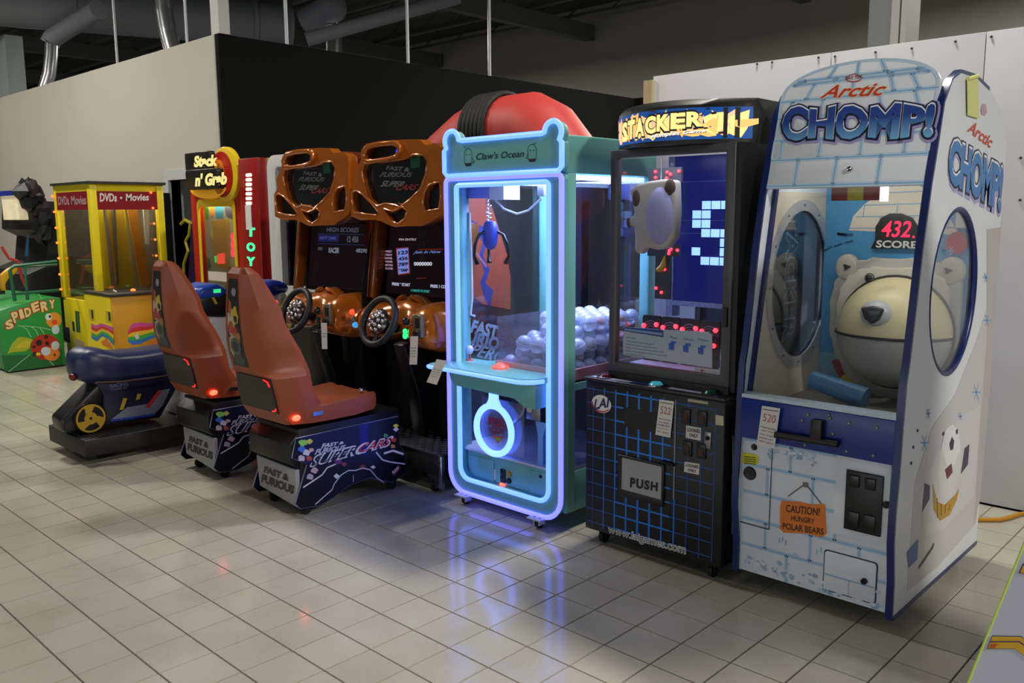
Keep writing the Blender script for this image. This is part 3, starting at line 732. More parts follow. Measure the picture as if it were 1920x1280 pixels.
    build('bottom_trim', MB().box(x1 - .024, x1 + .004, .17, 1.19, .062, .078), NAVY, T)
    return T
chomp()

# ================================================================== BLOCK STACKING PRIZE GAME
def stacker():
    T = thing('stacker_game', 'black prize cabinet with blue grid print and glowing orange marquee reading Stacker', 'arcade machine', (.9, .55, 0))
    bx0, bx1, BYf, YB = .517, 1.245, .14, .98
    base = build('base_cabinet', MB().box(bx0, bx1, BYf, YB, .07, .79), BLACKP, T, .006)
    for cx in (bx0 + .07, bx1 - .07):
        for cy in (BYf + .06, YB - .08): caster((cx, cy, .07), T, .06, mat('caster_black', '1B1B1C', .5))
    A = Art(front(BYf)); BL = P('1B78DC'); BL2 = P('164E9C')
    # blue line grid, bolder in the middle
    for i in range(11):
        x = bx0 + .045 + i * .064
        c = abs(i - 4.2); wdt = max(.004, .011 - .0016 * c)
        A.line([(x, .09), (x, .765)], wdt, BL if c < 3.4 else BL2, .0008)
    for j in range(11):
        z = .11 + j * .064
        A.line([(bx0 + .01, z), (bx1 - .05, z)], .005, BL2, .0006)
        A.line([(bx0 + .17, z), (bx0 + .47, z)], .008, BL, .001)
    A.done('grid_print', base)
    A = Art(front(BYf))
    A.px([(1168, 762), (1236, 775), (1236, 812), (1172, 800)], P('08090B'), .0014)
    A.done('blank_plate', base); A = Art(front(BYf))
    A.uv(arc(*A.pl.at(1128, 757), .056, .042, n=24), P('E4E2E0'), .0016)
    lo = A.pl.at(1128, 757)
    A.uv(arc(lo[0] - .003, lo[1] - .003, .052, .037, 170, 330, 14) + list(reversed(arc(lo[0] - .001, lo[1], .048, .033, 170, 330, 14))), P('C03030'), .002)
    A.tpx('LAI', [(1113, 768), (1141, 763), (1143, 745), (1117, 748)], P('1E2A58'), .0024, bold=.03)
    A.done('maker_badge', base); A = Art(front(BYf))
    wq = [(1140, 1001), (1285, 1043), (1286, 1022), (1142, 985)]
    A.tpx('www.laigames.com', wq, P('DCDCD8'), .0016, bold=.05, ref=.0)
    A.tpx('www.laigames.com', wq, P('141414'), .0022, bold=-.014, ref=.0)
    A.done('web_lettering', base); A = Art(front(BYf))
    A.px([(1287, 797), (1315, 802), (1314, 826), (1286, 820)], P('CFCBC4'), .0018)
    A.tpx('LOONIES', [(1289, 808), (1313, 812), (1313, 805), (1289, 801)], P('202020'), .0024, bold=.03); A.tpx('ONLY', [(1293, 818), (1309, 821), (1309, 814), (1293, 811)], P('202020'), .0024, bold=.03)
    A.done('coin_sign', base); A = Art(front(BYf))
    A.px([(1284, 865), (1312, 869), (1311, 890), (1283, 884)], P('CFCBC4'), .0018)
    A.tpx('LOONIES', [(1286, 874), (1310, 878), (1310, 872), (1286, 868)], P('202020'), .0024, bold=.03); A.tpx('ONLY', [(1290, 883), (1306, 886), (1306, 880), (1290, 877)], P('202020'), .0024, bold=.03)
    A.done('coin_sign', base); A = Art(front(BYf))
    A.px([(1290, 747), (1328, 753), (1328, 758), (1290, 752)], P('B4B08C'), .0018); A.done('tape_strip', base); A = Art(front(BYf))
    A.px([(1342, 777), (1357, 780), (1357, 798), (1342, 796)], P('BDB696'), .0018); A.done('tape_strip', base)
    # prize chute with push flap
    fp = front(BYf)
    f0 = fp.at(1160, 850); f1 = fp.at(1246, 950)
    ch = build('prize_chute', MB().prism(R4(f0[0], f1[0], f1[1], f0[1]), 'y', BYf - .012, BYf, [R4(f0[0] + .022, f1[0] - .012, f1[1] + .03, f0[1] - .01)]), BLACKPL, T, .004)
    fl = build('push_flap', MB().box(f0[0] + .024, f1[0] - .014, BYf - .008, BYf - .002, f1[1] + .032, f0[1] - .012), mat('flap_white', '9FA0A2', .35, noise=.15, nscale=8), ch)
    A = Art(front(BYf - .008))
    A.tpx('PUSH', [(1181, 913), (1233, 921), (1234, 904), (1182, 894)], P('0C0C0C'), .0012, bold=.05, space=1.2)
    A.done('push_lettering', fl)
    d0 = fp.at(1266, 750); d1 = fp.at(1262, 935)
    box('door_edge', (d0[0] + .002, d0[0] + .008, BYf - .004, BYf, d1[1], d0[1]), STEEL, T)
    # coin acceptors
    for (px, py) in ((1287, 780), (1318, 784), (1290, 840), (1316, 845)):
        c = fp.at(px, py)
        co = build('coin_acceptor', MB().box(c[0] - .022, c[0] + .022, BYf - .01, BYf, c[1] - .033, c[1] + .033), BLACKPL, T, .004)
        box('coin_lens', (c[0] - .012, c[0] + .014, BYf - .013, BYf - .0095, c[1] - .02, c[1] + .015), mat('coin_amber', '3A1A10', .2), co)
    c0 = fp.at(1322, 808); c1 = fp.at(1335, 842)
    lk = build('lock_plate', MB().box(c0[0], c1[0] - .004, BYf - .006, BYf, c1[1], c0[1]), STEEL, T, .002)
    build('key_hole', MB().lathe([(.001, -.008), (.009, -.008), (.01, 0), (.001, 0)], ((c0[0] + c1[0]) / 2, BYf - .005, (c0[1] + c1[1]) / 2 + .01), 'y', 12), DARK, lk)
    c = fp.at(1252, 866); build('hasp', MB().tube([(c[0] - .03, BYf - .012, c[1]), (c[0] + .04, BYf - .012, c[1] - .004)], .007, 8), mat('hasp_dark', '2A2A2C', .4, .7), T)
    # control deck and buttons
    deck = build('control_deck', MB().box(bx0 - .004, bx1 + .004, BYf - .012, .30, .79, .806), mat('deck_print', '17181C', .3, noise=.6, nscale=22), T, .004)
    A = Art(Pl((0, 0, .806), (1, 0, 0), (0, 1, 0)))
    A.rect(bx0 + .02, bx0 + .24, .145, .18, P('B9B2BC')); A.rect(bx0 + .44, bx1 - .05, .145, .18, P('A9A6B0')); A.rect(bx0 + .24, bx0 + .4, .15, .19, P('15306A'))
    A.done('deck_stickers', deck)
    for (x, m) in ((bx0 + .085, mat('button_red', '6E1024', .25)), (bx0 + .365, mat('button_teal', '2E9AB0', .12, emit=(.05, .35, .42), es=.6)), (bx1 - .09, mat('button_green', '0C4A34', .25))):
        b = build('button', MB().lathe([(.001, .018), (.022, .015), (.03, .004), (.034, 0), (.001, 0)], (x, .175, .806), 'z', 18), m, deck, smooth=True)
        build('button_ring', MB().lathe([(.034, 0), (.034, .006), (.040, .004), (.040, 0)], (x, .175, .806), 'z', 18), CHROME if x > .8 and x < 1 else BLACKPL, b)
    # upper case
    ux0, ux1, UY = .600, 1.222, .20
    GREYF = mat('grey_frame', '4A4A4C', .4, .3)
    z0, z1 = .835, 1.835
    frm = build('front_frame', MB().prism(R4(ux0, ux1, z0, z1), 'y', UY, UY + .04, [R4(ux0 + .035, ux1 - .042, z0 + .045, z1 - .035)]), GREYF, T, .004)
    box('front_pane', (ux0 + .03, ux1 - .04, UY + .018, UY + .022, z0 + .04, z1 - .03), GLASS, frm)
    box('frame_latch', (ux1 - .032, ux1 - .012, UY - .012, UY, 1.09, 1.17), mat('latch_black', '0C0C0C', .4), frm)
    box('side_pane', (ux0 + .006, ux0 + .010, UY + .04, YB - .04, z0, z1), GLASS, T)
    for (a, b, c, d) in ((ux0, ux0 + .03, YB - .04, YB), (ux1, bx1, UY + .01, YB)):
        box('case_post' if b - a < .04 and a < 1 else 'case_side', (a, b, c, d, z0 - .02, z1), GREYF if a < 1 else BLACKP, T)
    box('case_back', (ux0 + .03, ux1, YB - .02, YB, z0 - .02, z1), mat('case_back_grey', '2A2C3C', .6), T)
    box('case_floor', (ux0, ux1, UY, YB, .806, z0), BLACKP, T)
    box('prize_shelf', (ux0 + .04, ux1 - .02, UY + .05, YB - .03, z0 + .002, z0 + .03), mat('shelf_white', 'C4C4D2', .4), T)
    # right outer side: vertical white lettering seen through the neighbour's oval window
    A = Art(side(bx1))
    A.text('STACKER', [(.62, 1.62), (.62, .98), (.74, .98), (.74, 1.62)], P('C4CCD4'), .001, bold=.07)
    A.text('STACKER', [(.625, 1.61), (.625, .99), (.735, .99), (.735, 1.61)], P('3A3E46'), .0015, bold=.03)
    A.rect(.80, .93, .9, 1.7, P('C0C4D0'), .0008)
    A.done('side_lettering', T)
    # ---- curved glowing marquee
    class Cur:
        def P(s, a, b, off=0.0):
            t = (a - .905) / .335; y = .30 - .18 * (1 - t * t) - off
            return Vector((a, y, b))
        def at(s, x, y):
            yy = .2
            for _ in range(8):
                p = front(yy).at(x, y); t = (p[0] - .905) / .335; yy = .30 - .18 * (1 - min(t * t, 1.2))
            return front(yy).at(x, y)
        def ats(s, pts): return [s.at(*p) for p in pts]
    cv = Cur(); M = MB()
    xs = [.572 + .668 * i / 24 for i in range(25)]
    rings = []
    for x in xs:
        p = cv.P(x, 0); rings.append([(x, p.y, 1.835), (x, p.y, 1.99), (x, p.y + .03, 2.015), (x, .62, 2.015), (x, .62, 1.835)])
    hd = build('marquee_box', M.loft(rings), BLACKP, T, smooth=True)
    lit = MB(); rr = []
    for x in xs: rr.append([cv.P(x, 1.852, .002), cv.P(x, 1.978, .002)])
    lit.add([p for r in rr for p in r], [(2 * i, 2 * i + 2, 2 * i + 3, 2 * i + 1) for i in range(24)])
    SKY = mat('marquee_blue', '0A4A9A', .4, emit='0B4E9E', es=.55)
    build('marquee_panel', lit, SKY, hd)
    A = Art(cv); OR = E('F7B868', 1.05); YE = E('FFD884', 1.15); PK = E('EFC29A', .9)
    def band(pts, m, off):     # split wide shapes so they follow the curve
        A.px(pts, m, off)
    random.seed(11)
    # shards of orange around the logo
    x = .585
    while x < 1.2:
        wd = random.uniform(.03, .07); zb = random.uniform(1.853, 1.875); zt = random.uniform(1.945, 1.978)
        A.uv([(x, zb + random.uniform(0, .03)), (x + wd * .6, zb), (x + wd, zb + random.uniform(0, .05)), (x + wd * 1.1, zt), (x + wd * .4, zt - random.uniform(0, .04)), (x - .01, zt - random.uniform(0, .03))],
             random.choice([OR, YE, PK]), .004 + random.uniform(0, .0008)); x += wd * .5
    for k in range(30):
        xx = random.uniform(.58, 1.2); zz = random.uniform(1.86, 1.97); r = random.uniform(.004, .012)
        A.uv([(xx, zz), (xx + r * 1.5, zz + r * .3), (xx + r, zz + r), (xx - r * .4, zz + r * .8)], random.choice([P('2A1408'), SKY, P('5A3010')]), .0055)
    for k, s in enumerate('STACKER'):
        xa = .648 + k * .0635; za = 1.866 + k * .006; hh = .084 - k * .004
        A.text(s, R4(xa - .005, xa + .066, za - .008, za + hh + .008), P('06222E'), .006, bold=.10)
        A.text(s, R4(xa, xa + .060, za, za + hh), YE, .0066, bold=.05)
    A.text('Multiplex Game', [(.877, 1.859), (1.102, 1.874), (1.102, 1.890), (.877, 1.876)], P('5A2A10'), .0070, bold=.05, shear=.3)
    A.text('Multiplex Game', [(.875, 1.861), (1.10, 1.876), (1.10, 1.892), (.875, 1.878)], E('FFF6EC', 1.3), .0076, bold=.02, shear=.3)
    A.rect(1.155, 1.168, 1.855, 1.975, P('07080C'), .0068); A.rect(1.19, 1.205, 1.855, 1.975, P('07080C'), .0068)
    A.px([(1380, 225), (1424, 222), (1424, 232), (1395, 240), (1380, 237)], OR, .0074)
    A.done('marquee_art', hd)
    # ---- inside: lit block matrix
    MY = .60
    mx0, mx1, mz0, mz1 = .685, 1.11, 1.14, 1.82
    mtx = box('matrix_panel', (mx0, mx1, MY, MY + .06, mz0, mz1), mat('matrix_blue', '0A0F4A', .25, emit=(.004, .006, .10), es=.9), T)
    build('matrix_frame', MB().box(mx0 - .035, mx0, MY - .008, MY + .06, mz0 - .08, mz1).box(mx0, mx1, MY - .012, MY + .06, mz0 - .025, mz0 - .003), mat('frame_print', '8F93B4', .4, noise=.7, nscale=60), mtx)
    A = Art(front(MY)); CELL = E('9FC8FF', 1.0)
    CELL = mat('matrix_cell', 'BFE0FF', .5, emit=(.40, .75, 1.8), es=1.0)
    px0, py0 = 1298, 372
    rowsS = ['.###.', '##..#', '##...', '.###.', '...##', '#..##', '.###.']
    cw = .050
    c0 = A.pl.at(1299, 376)
    for r, row in enumerate(rowsS):
        for c, ch_ in enumerate(row):
            if ch_ == '#':
                u = c0[0] + c * cw; v = c0[1] - r * .043
                A.rect(u + .0015, u + cw - .0025, v - .040, v - .003, CELL, .002)
    for zz in (mz1 - .12, mz1 - .30, mz1 - .36): A.line([(mx0, zz), (mx1, zz)], .003, P('4C5CA0'), .0015)
    for j in range(14): A.uv(arc(mx0 - .017, mz0 + .02 + j * .048, .009, .009, n=6), P('D8DAE8'), .0095)
    A.done('matrix_cells', mtx)
    tl = bpy.data.lights.new('case_fill_light', 'AREA'); tl.shape = 'RECTANGLE'; tl.size = .45; tl.size_y = .1; tl.energy = 1.8; tl.color = (.75, .8, 1.0)  # added fill to brighten the inside of the case
    to = bpy.data.objects.new('case_fill_light', tl); to.location = (0, -.24, 1.825); to.parent = T; COL.objects.link(to)
    # prize tower with red lamps: a row of lamp discs with chrome hooks
    row_z = 1.03
    LR = mat('lamp_red', 'FF5060', .3, emit=(2.6, .10, .16), es=1.3)
    for i, px in enumerate((1221, 1257, 1294, 1331)):
        c = front(.41).at(px, 605)
        cdsk = build('lamp_plate', MB().prism(rrect(c[0] - .049, c[0] + .049, .866, row_z + .05, .012), 'y', .41, .425), mat('plate_dark', '2A2830', .35), T)
        for rr_ in (.022, .034, .045):
            build('plate_arc', MB().tube([(c[0] + rr_ * math.cos(math.radians(a)), .408, row_z - .02 + rr_ * math.sin(math.radians(a))) for a in range(0, 181, 15)], .003, 5), mat('arc_silver', '9A9CA8', .3, .7), cdsk)
        many('lamp_bulb', MB().ball((0, 0, 0), .0115, 10), [(c[0] + dx, .402, row_z + dz) for (dx, dz) in ((-.036, .0), (.034, .01), (-.010, -.045), (.026, -.06), (-.036, -.05))], LR, cdsk, True)
        hk = [(c[0] - .045 + .005 * math.cos(k * 1.2) + k * .0009, .405 - k * .0019, row_z - .03 + .009 * math.sin(k * 1.2)) for k in range(70)]
        build('chrome_hook', MB().tube(hk, .0022, 5), CHROME, cdsk, smooth=True)
    b = []
    for (px, py) in ((1229, 322), (1251, 323), (1257, 327), (1273, 321), (1229, 333), (1250, 334), (1258, 467), (1270, 469), (1254, 475), (1246, 505), (1240, 548), (1230, 540), (1255, 470)):  # those below the lower rail are lamp reflections, built as glowing balls
        c = front(.415).at(px, py); b.append((c[0], .415, c[1]))
    many('lamp_and_reflection', MB().ball((0, 0, 0), .008, 8), b, LR, T, True)
    build('prize_rail', MB().box(.655, .832, .42, .434, 1.695, 1.76).box(.655, .678, .434, .594, 1.71, 1.745), mat('rail_grey', '5A5A60', .4), T)
    build('prize_rail', MB().box(.655, .828, .42, .434, 1.358, 1.412).box(.655, .678, .434, .594, 1.37, 1.40), mat('rail_dark', '3A3A40', .4), T)
    box('lamp_strip', (.70, .785, .42, .43, 1.16, 1.359), mat('rail_dark', '3A3A40'), T)  # made-up plate that carries the reflection balls
    # sticker card on the inside of the glass
    return T
stacker()
# rules card propped inside the front pane
fp = front(.2245)
t = thing('rules_card', 'white rules card with blue heading and bar icons behind the Stacker glass', 'sign', (.86, .235, .95))
q = fp.ats([(1168, 665), (1335, 690), (1335, 628), (1328, 622), (1245, 618), (1169, 613)])
cardm = mat('card_white', 'C9CCD2', .5)
build('card', MB().prism(q, 'y', .2245, .2285), cardm, t)
A = Art(fp)
A.px([(1168, 620), (1244, 632), (1244, 620), (1240, 618), (1172, 613), (1168, 615)], P('1E3C84'), .001)
A.px([(1171, 619), (1242, 629), (1242, 624), (1171, 615)], P('8FA8D0'), .0016)
A.tpx('how to play', [(1174, 634), (1192, 636), (1192, 632), (1174, 630)], P('2E4E94'), .001)
for k, (s, e) in enumerate((('1 Insert coin to start the game', 1226), ('2 Press the button to stop the blocks', 1233), ('3 Stack blocks to reach the minor prize', 1245), ('4 Press to stop the top row for the major prize', 1250), ('keep going to the top', 1210))):
    y = 641 + k * 6.0; A.tpx(s, [(1172, y), (e, y + (e - 1172) * .13), (e, y - 4 + (e - 1172) * .13), (1172, y - 4)], P('2E5EB4'), .001)
for (x, y) in ((1254, 655), (1281, 659), (1309, 663)):
    A.px([(x, y), (x + 10, y + 2), (x + 10, y - 12), (x, y - 12)], P('1E5EC0'), .001); A.px([(x + 4, y - 12), (x + 14, y - 11), (x + 14, y - 15), (x + 4, y - 16)], P('2C6CC8'), .0012)
A.tpx('Minor', [(1256, 634), (1270, 636), (1270, 631), (1256, 629)], P('2E5EB4'), .001); A.tpx('Half way', [(1282, 638), (1300, 640), (1300, 635), (1282, 633)], P('2E5EB4'), .001); A.tpx('Major', [(1309, 639), (1330, 642), (1330, 637), (1309, 634)], P('2E5EB4'), .001)
A.done('card_print', t)
t = thing('age_label', 'pale label with round red badge at the foot of the Stacker glass', 'sticker', (1.05, .232, .88))
build('label_sheet', MB().prism(fp.ats([(1302, 705), (1350, 712), (1350, 694), (1302, 688)]), 'y', .2245, .2265), mat('label_pale', 'CFC6C6', .6), t)
A = Art(front(.2243)); c = A.pl.at(1317, 699); A.uv(arc(c[0], c[1], .013, .015, n=16), P('B41E2C'), .0006)
A.tpx('18', [(1313, 701), (1321, 702), (1321, 696), (1313, 695)], P('F0E0E0'), .001, bold=.03); A.done('label_print', t)
# plush prize hanging in the case
def blob(name, parts, m, parent):
    mb = MB()
    for c, r, s in parts: mb.ball(c, r, 16, *s)
    return build(name, mb, m, parent, smooth=True)
PY = .315
c = front(PY).at(1228, 405)
t = thing('plush_prize', 'cream and brown spotted plush toy hanging in the Stacker case', 'plush toy', (c[0], PY, c[1] - .2))
PLW = mat('plush_cream', 'C2B6A6', .95, noise=.12, nscale=30, bump=.3); PLB = mat('plush_brown', '5A4234', .95, noise=.2, nscale=30, bump=.3)
out = front(PY).ats([(1186, 358), (1200, 346), (1222, 340), (1250, 336), (1272, 338), (1274, 400), (1270, 445), (1255, 466), (1236, 468), (1216, 463), (1204, 478), (1196, 470), (1196, 440), (1194, 425), (1184, 425), (1183, 410), (1195, 402), (1192, 380)])
build('plush_body', MB().prism(out, 'y', PY - .03, PY + .03), PLW, t, .025, 3)
build('plush_belly', MB().ball((c[0] + .045, PY - .02, c[1]), .075, 18, 1, .55, 1.75), mat('plush_lilac', 'A9A2C4', .9), t, smooth=True)
e = front(PY).at(1200, 372); build('ear_patch', MB().ball((e[0], PY - .022, e[1]), .028, 12, .9, .6, 1.5), PLB, t, smooth=True)
e = front(PY).at(1262, 352); build('ear_patch', MB().ball((e[0], PY - .024, e[1]), .032, 12, .9, .5, 1.2), PLB, t, smooth=True)
e = front(PY).at(1185, 417); build('paw', MB().ball((e[0], PY - .02, e[1]), .018, 12, .8, .8, 1.3), PLB, t, smooth=True)
build('hang_cord', MB().tube([(c[0] + .03, PY, c[1] + .15), (c[0] + .03, PY, 1.835)], .003, 6), CHROME, t)
c = front(.40).at(1240, 500)
t = thing('toy_banana', 'small yellow curved toy hanging below the plush toy', 'toy', (c[0], .40, c[1]))
build('toy_body', MB().tube([(c[0] - .025, .40, c[1] - .015), (c[0] - .005, .40, c[1] - .012), (c[0] + .012, .40, c[1] + .01), (c[0] + .018, .40, c[1] + .05)], [.008, .016, .014, .003], 10), mat('toy_yellow', 'D2A81C', .5), t, smooth=True)
build('hang_cord', MB().tube([(c[0] + .018, .40, c[1] + .05), (c[0] + .018, .419, c[1] + .085)], .0015, 5), CHROME, t)

# ================================================================== NEON CLAW MACHINE
def claw():
    X0, X1, Y0, Y1 = -.43, .372, .14, .92
    T = thing('claw_machine', 'mint green claw machine outlined in blue neon with bear-eared Claws Ocean header', 'claw machine', (-.03, .5, 0))
    zt = 1.742; zb = .055
    outer = rrect(X0, X1, zb, zt, (.12, .12, .03, .03), 8)
    inner = rrect(X0 + .085, X1 - .085, zb + .085, zt - .04, (.07, .07, .02, .02), 8)
    fr = build('front_frame', MB().prism(outer, 'y', Y0, Y0 + .045, [inner]), TEAL, T, .003)
    build('neon_tube', MB().tube([(x, Y0 - .004, z) for x, z in rrect(X0 + .004, X1 - .004, zb + .004, zt - .004, (.116, .116, .028, .028), 8)], .013, 8, closed=True), NEONP, fr, smooth=True)
    build('neon_tube', MB().tube([(x, Y0 - .004, z) for x, z in rrect(X0 + .083, X1 - .083, zb + .083, zt - .038, (.07, .07, .022, .022), 8)], .013, 8, closed=True), NEON, fr, smooth=True)
    # header with ears
    e1, e2 = (-.372, 1.928), (.318, 1.928); er = .052
    top = 1.928
    hd = ([(X0 + .02, 1.752), (X1 - .02, 1.752), (X1, 1.772), (X1, 1.88)] + arc(e2[0], e2[1], er, er, -40, 175, 12)
          + [(.25, top), (0, top), (-.30, top)] + arc(e1[0], e1[1], er, er, 5, 220, 12) + [(X0, 1.88), (X0, 1.772)])
    H = build('header_sign', MB().prism(hd, 'y', Y0 - .005, Y0 + .045), TEAL, T, .003)
    build('neon_tube', MB().tube([(x, Y0 - .008, z) for x, z in hd], .013, 8, closed=True), NEON, H, smooth=True)
    A = Art(front(Y0 - .005)); INK = P('14302C')
    A.tpx("Claw's Ocean", [(893, 300), (983, 294), (983, 281), (893, 287)], INK, .0012, bold=.015, shear=.2)
    for (cx, cy, s) in ((878, 292, 1), (998, 284, 1.15)):
        pts = [(cx - 7 * s, cy + 14), (cx - 7 * s, cy - 6), (cx - 4 * s, cy - 12), (cx, cy - 14), (cx + 4 * s, cy - 12), (cx + 7 * s, cy - 5), (cx + 7 * s, cy + 13)]
        A.lpx(pts, .003, INK, .0012); A.px([(cx - 7 * s, cy + 14), (cx + 7 * s, cy + 13), (cx + 5 * s, cy + 19), (cx - 4 * s, cy + 20)], P('2A2230'), .0012)
        for dx in (-3, 3): A.px([(cx + dx - 1, cy - 3), (cx + dx + 1, cy - 3), (cx + dx + 1, cy - 1), (cx + dx - 1, cy - 1)], INK, .0014)
        A.lpx([(cx + (-6 if cx < 900 else 4), cy - 14), (cx + (-8 if cx < 900 else 8), cy - 17)], .003, INK, .0012)
        A.lpx([(cx + (7 if cx < 900 else -7), cy + 3), (cx + (12 if cx < 900 else -12), cy + 12), (cx + (7 if cx < 900 else -7), cy + 13)], .0025, INK, .0012)
    A.done('header_print', H)
    # body: top box, corner posts, floors
    box('top_box', (X0 + .01, X1 - .01, Y0 + .045, Y1, 1.742, 1.92), TEAL, T, .01)
    for (x, y) in ((X0 + .005, Y0 + .045), (X1 - .065, Y0 + .045), (X0 + .01, Y1 - .06), (X1 - .07, Y1 - .06)):
        box('corner_post', (x, x + .06, y, y + .06, .10, 1.742), TEAL, T, .004)
    box('bottom_box', (X0 + .012, X1 - .012, Y0 + .05, Y1 - .002, .085, .29), TEAL, T, .004)
    box('lower_shelf', (X0 + .02, X1 - .02, Y0 + .03, Y1 - .01, .29, .30), mat('shelf_lilac', 'C8CAD8', .4), T)
    box('mid_beam', (X0 + .012, X1 - .012, Y0 + .3, Y1 - .002, .70, .735), TEAL, T, .003)
    box('side_rail', (X1 - .03, X1 - .006, Y0 + .1, Y1 - .06, .70, .735), TEAL, T)
    box('side_rail', (X0 + .006, X0 + .03, Y0 + .1, Y1 - .06, .70, .735), TEAL, T)
    for x in (X0 + .014, X1 - .018):
        box('side_pane', (x, x + .004, Y0 + .105, Y1 - .06, .735, 1.742), GLASS, T)
        box('lower_pane', (x, x + .004, Y0 + .105, Y1 - .06, .30, .70), ACRYL, T)
    box('back_pane', (X0 + .07, X1 - .07, Y1 - .02, Y1 - .016, .735, 1.742), GLASS, T)
    box('back_board', (X0 + .07, X1 - .07, Y1 - .02, Y1 - .012, .30, .70), mat('back_dark', '20222E', .5), T)
    box('front_pane', (X0 + .08, X1 - .08, Y0 + .02, Y0 + .024, .79, zt - .03), GLASS, T)
    box('lamp_bar', (X1 - .06, X1 - .035, Y0 + .10, Y1 - .08, 1.715, 1.738), mat('led_bar', 'FFFFFF', .4, emit=(.55, .95, 1.6), es=3.0), T)
    box('lamp_bar', (X0 + .035, X0 + .06, Y0 + .10, Y1 - .08, 1.715, 1.738), mat('led_bar', 'FFFFFF', .4, emit=(.55, .95, 1.6), es=3.0), T)
    for (x, y) in ((X0 + .13, Y0 - .01), (X1 - .14, Y0 - .01), (X0 + .10, Y1 - .1), (X1 - .12, Y1 - .1)): caster((x, y, .056), T, .046, mat('caster_white', 'C8CAD4', .4), 1.5)
    tl = bpy.data.lights.new('cabinet_lamp', 'AREA'); tl.shape = 'RECTANGLE'; tl.size = .6; tl.size_y = .6; tl.energy = 36.0; tl.color = (.48, .55, 1.0)
    to = bpy.data.objects.new('cabinet_lamp', tl); to.location = (0, .03, 1.735); to.parent = T; COL.objects.link(to)
    # prize tray and chute
    PINK = mat('pink_tray', 'E8A4A6', .45)
    tr = build('prize_tray', MB().box(-.135, X1 - .02, Y0 + .06, Y0 + .075, .735, .80).box(-.135, X1 - .02, Y1 - .08, Y1 - .065, .735, .80).box(-.135, -.12, Y0 + .075, Y1 - .08, .735, .80)
          .box(X1 - .035, X1 - .02, Y0 + .075, Y1 - .08, .735, .80).box(-.135, X1 - .02, Y0 + .06, Y1 - .065, .735, .745), PINK, T)
    box('chute_wall', (-.1265, -.1215, Y0 + .062, Y1 - .066, .80, 1.03), ACRYL, T)
    box('chute_wall', (-.1215, X1 - .09, Y0 + .069, Y0 + .073, .80, 1.0), ACRYL, T)
    # gantry, hoist and claw
    gz = 1.70
    for y in (.24, .34): build('gantry_rail', MB().tube([(X0 + .07, y, gz + .02), (X1 - .07, y, gz + .02)], .008, 8), CHROME, T, smooth=True)
    g = front(.28)
    a = g.at(890, 372); b = g.at(930, 352); c = g.at(957, 374)
    tl = build('trolley', MB().box(a[0], b[0], .22, .36, a[1], 1.735), mat('trolley_blue', '7C88D8', .4), T, .003)
    box('motor_box', (b[0], c[0], .23, .35, c[1], 1.735), mat('motor_white', 'DADCE4', .4), tl)
    d = g.at(914, 440); zc = d[1]
    build('hoist_cable', MB().tube([(d[0], .29, a[1]), (d[0], .29, zc + .06)], .005, 6), CHROME, tl)
    spring = [(d[0] + .014 * math.cos(k), .29 + .014 * math.sin(k), zc + .07 + k * .0032) for k in range(60)]
    build('cable_spring', MB().tube(spring, .0025, 5), CHROME, tl)
    cl = build('claw_head', MB().lathe([(.001, .075), (.028, .07), (.04, .045), (.043, .0), (.036, -.05), (.018, -.075), (.001, -.08)], (d[0] + .012, .29, zc), 'z', 20), mat('claw_blue', '3A45A0', .3), T, smooth=True)
    for k in range(3):
        t = math.radians(120 * k + 20); cx, sy = math.cos(t), math.sin(t)
        pr = [(d[0] + .012 + cx * r, .29 + sy * r, zc + h) for r, h in ((.03, .02), (.075, .0), (.10, -.05), (.105, -.11), (.085, -.15))]
        build('prong', MB().tube(pr, [.008, .008, .008, .008, .014], 8), mat('prong_black', '0E0E16', .3, .2), cl, smooth=True)
    # power leads
    WH = mat('white_lead', 'D8DCF0', .5)
    lp = g.ats([(928, 374), (945, 392), (970, 401), (990, 395), (1015, 372)])
    build('power_lead', MB().tube([(p[0], .28, p[1]) for p in lp], .006, 7), WH, T, smooth=True)
    e = g.at(1019, 358); box('lead_plug', (e[0] - .025, e[0] + .02, .26, .30, e[1] - .025, e[1] + .03), WH, T, .005)
    lp = front(.24).ats([(880, 398), (881, 430), (884, 500), (885, 560), (882, 590), (890, 592)])
    build('power_lead', MB().tube([(p[0], .24, p[1]) for p in lp], .007, 7), WH, T, smooth=True)
    # control shelf
    S0, S1 = X0 - .012, .292
    shp = [(S0, .27), (S0, .012)] + [(S0 + .01, .0)] + arc(S1 - .10, .10, .10, .10, 270, 360, 8) + [(S1, .27)]
    sh = build('control_shelf', MB().prism(shp, 'z', .745, .775), mat('mint_gloss', '86CFC4', .25), T, .003)
    build('shelf_neon', MB().tube([(S0, .12, .758), (S0, .0, .758), (S0 + .02, -.006, .758)] + [(x, y - .006, .758) for x, y in arc(S1 - .10, .10, .10, .10, 270, 360, 8)], .011, 8), NEON, sh, smooth=True)
    build('shelf_box', MB().prism([(X0 + .10, .69), (X0 + .14, .665), (.13, .655), (.20, .62), (.27, .62), (.27, .745), (X0 + .08, .745)], 'y', .06, .26), TEAL, sh, .003)
    jx = Pl((0, 0, .775), (1, 0, 0), (0, 1, 0)).at(881, 675)
    js = build('joystick', MB().lathe([(.001, 0), (.022, 0), (.02, .004), (.006, .006), (.005, .05), (.001, .05)], (jx[0], jx[1], .775), 'z', 14), mat('stick_red', 'D0503C', .3), sh, smooth=True)
    build('stick_ball', MB().ball((jx[0], jx[1], .832), .021, 14, 1, 1, 1.15), mat('ball_white', 'D8DAF4', .3), js, smooth=True)
    bx = Pl((0, 0, .775), (1, 0, 0), (0, 1, 0)).at(938, 690)
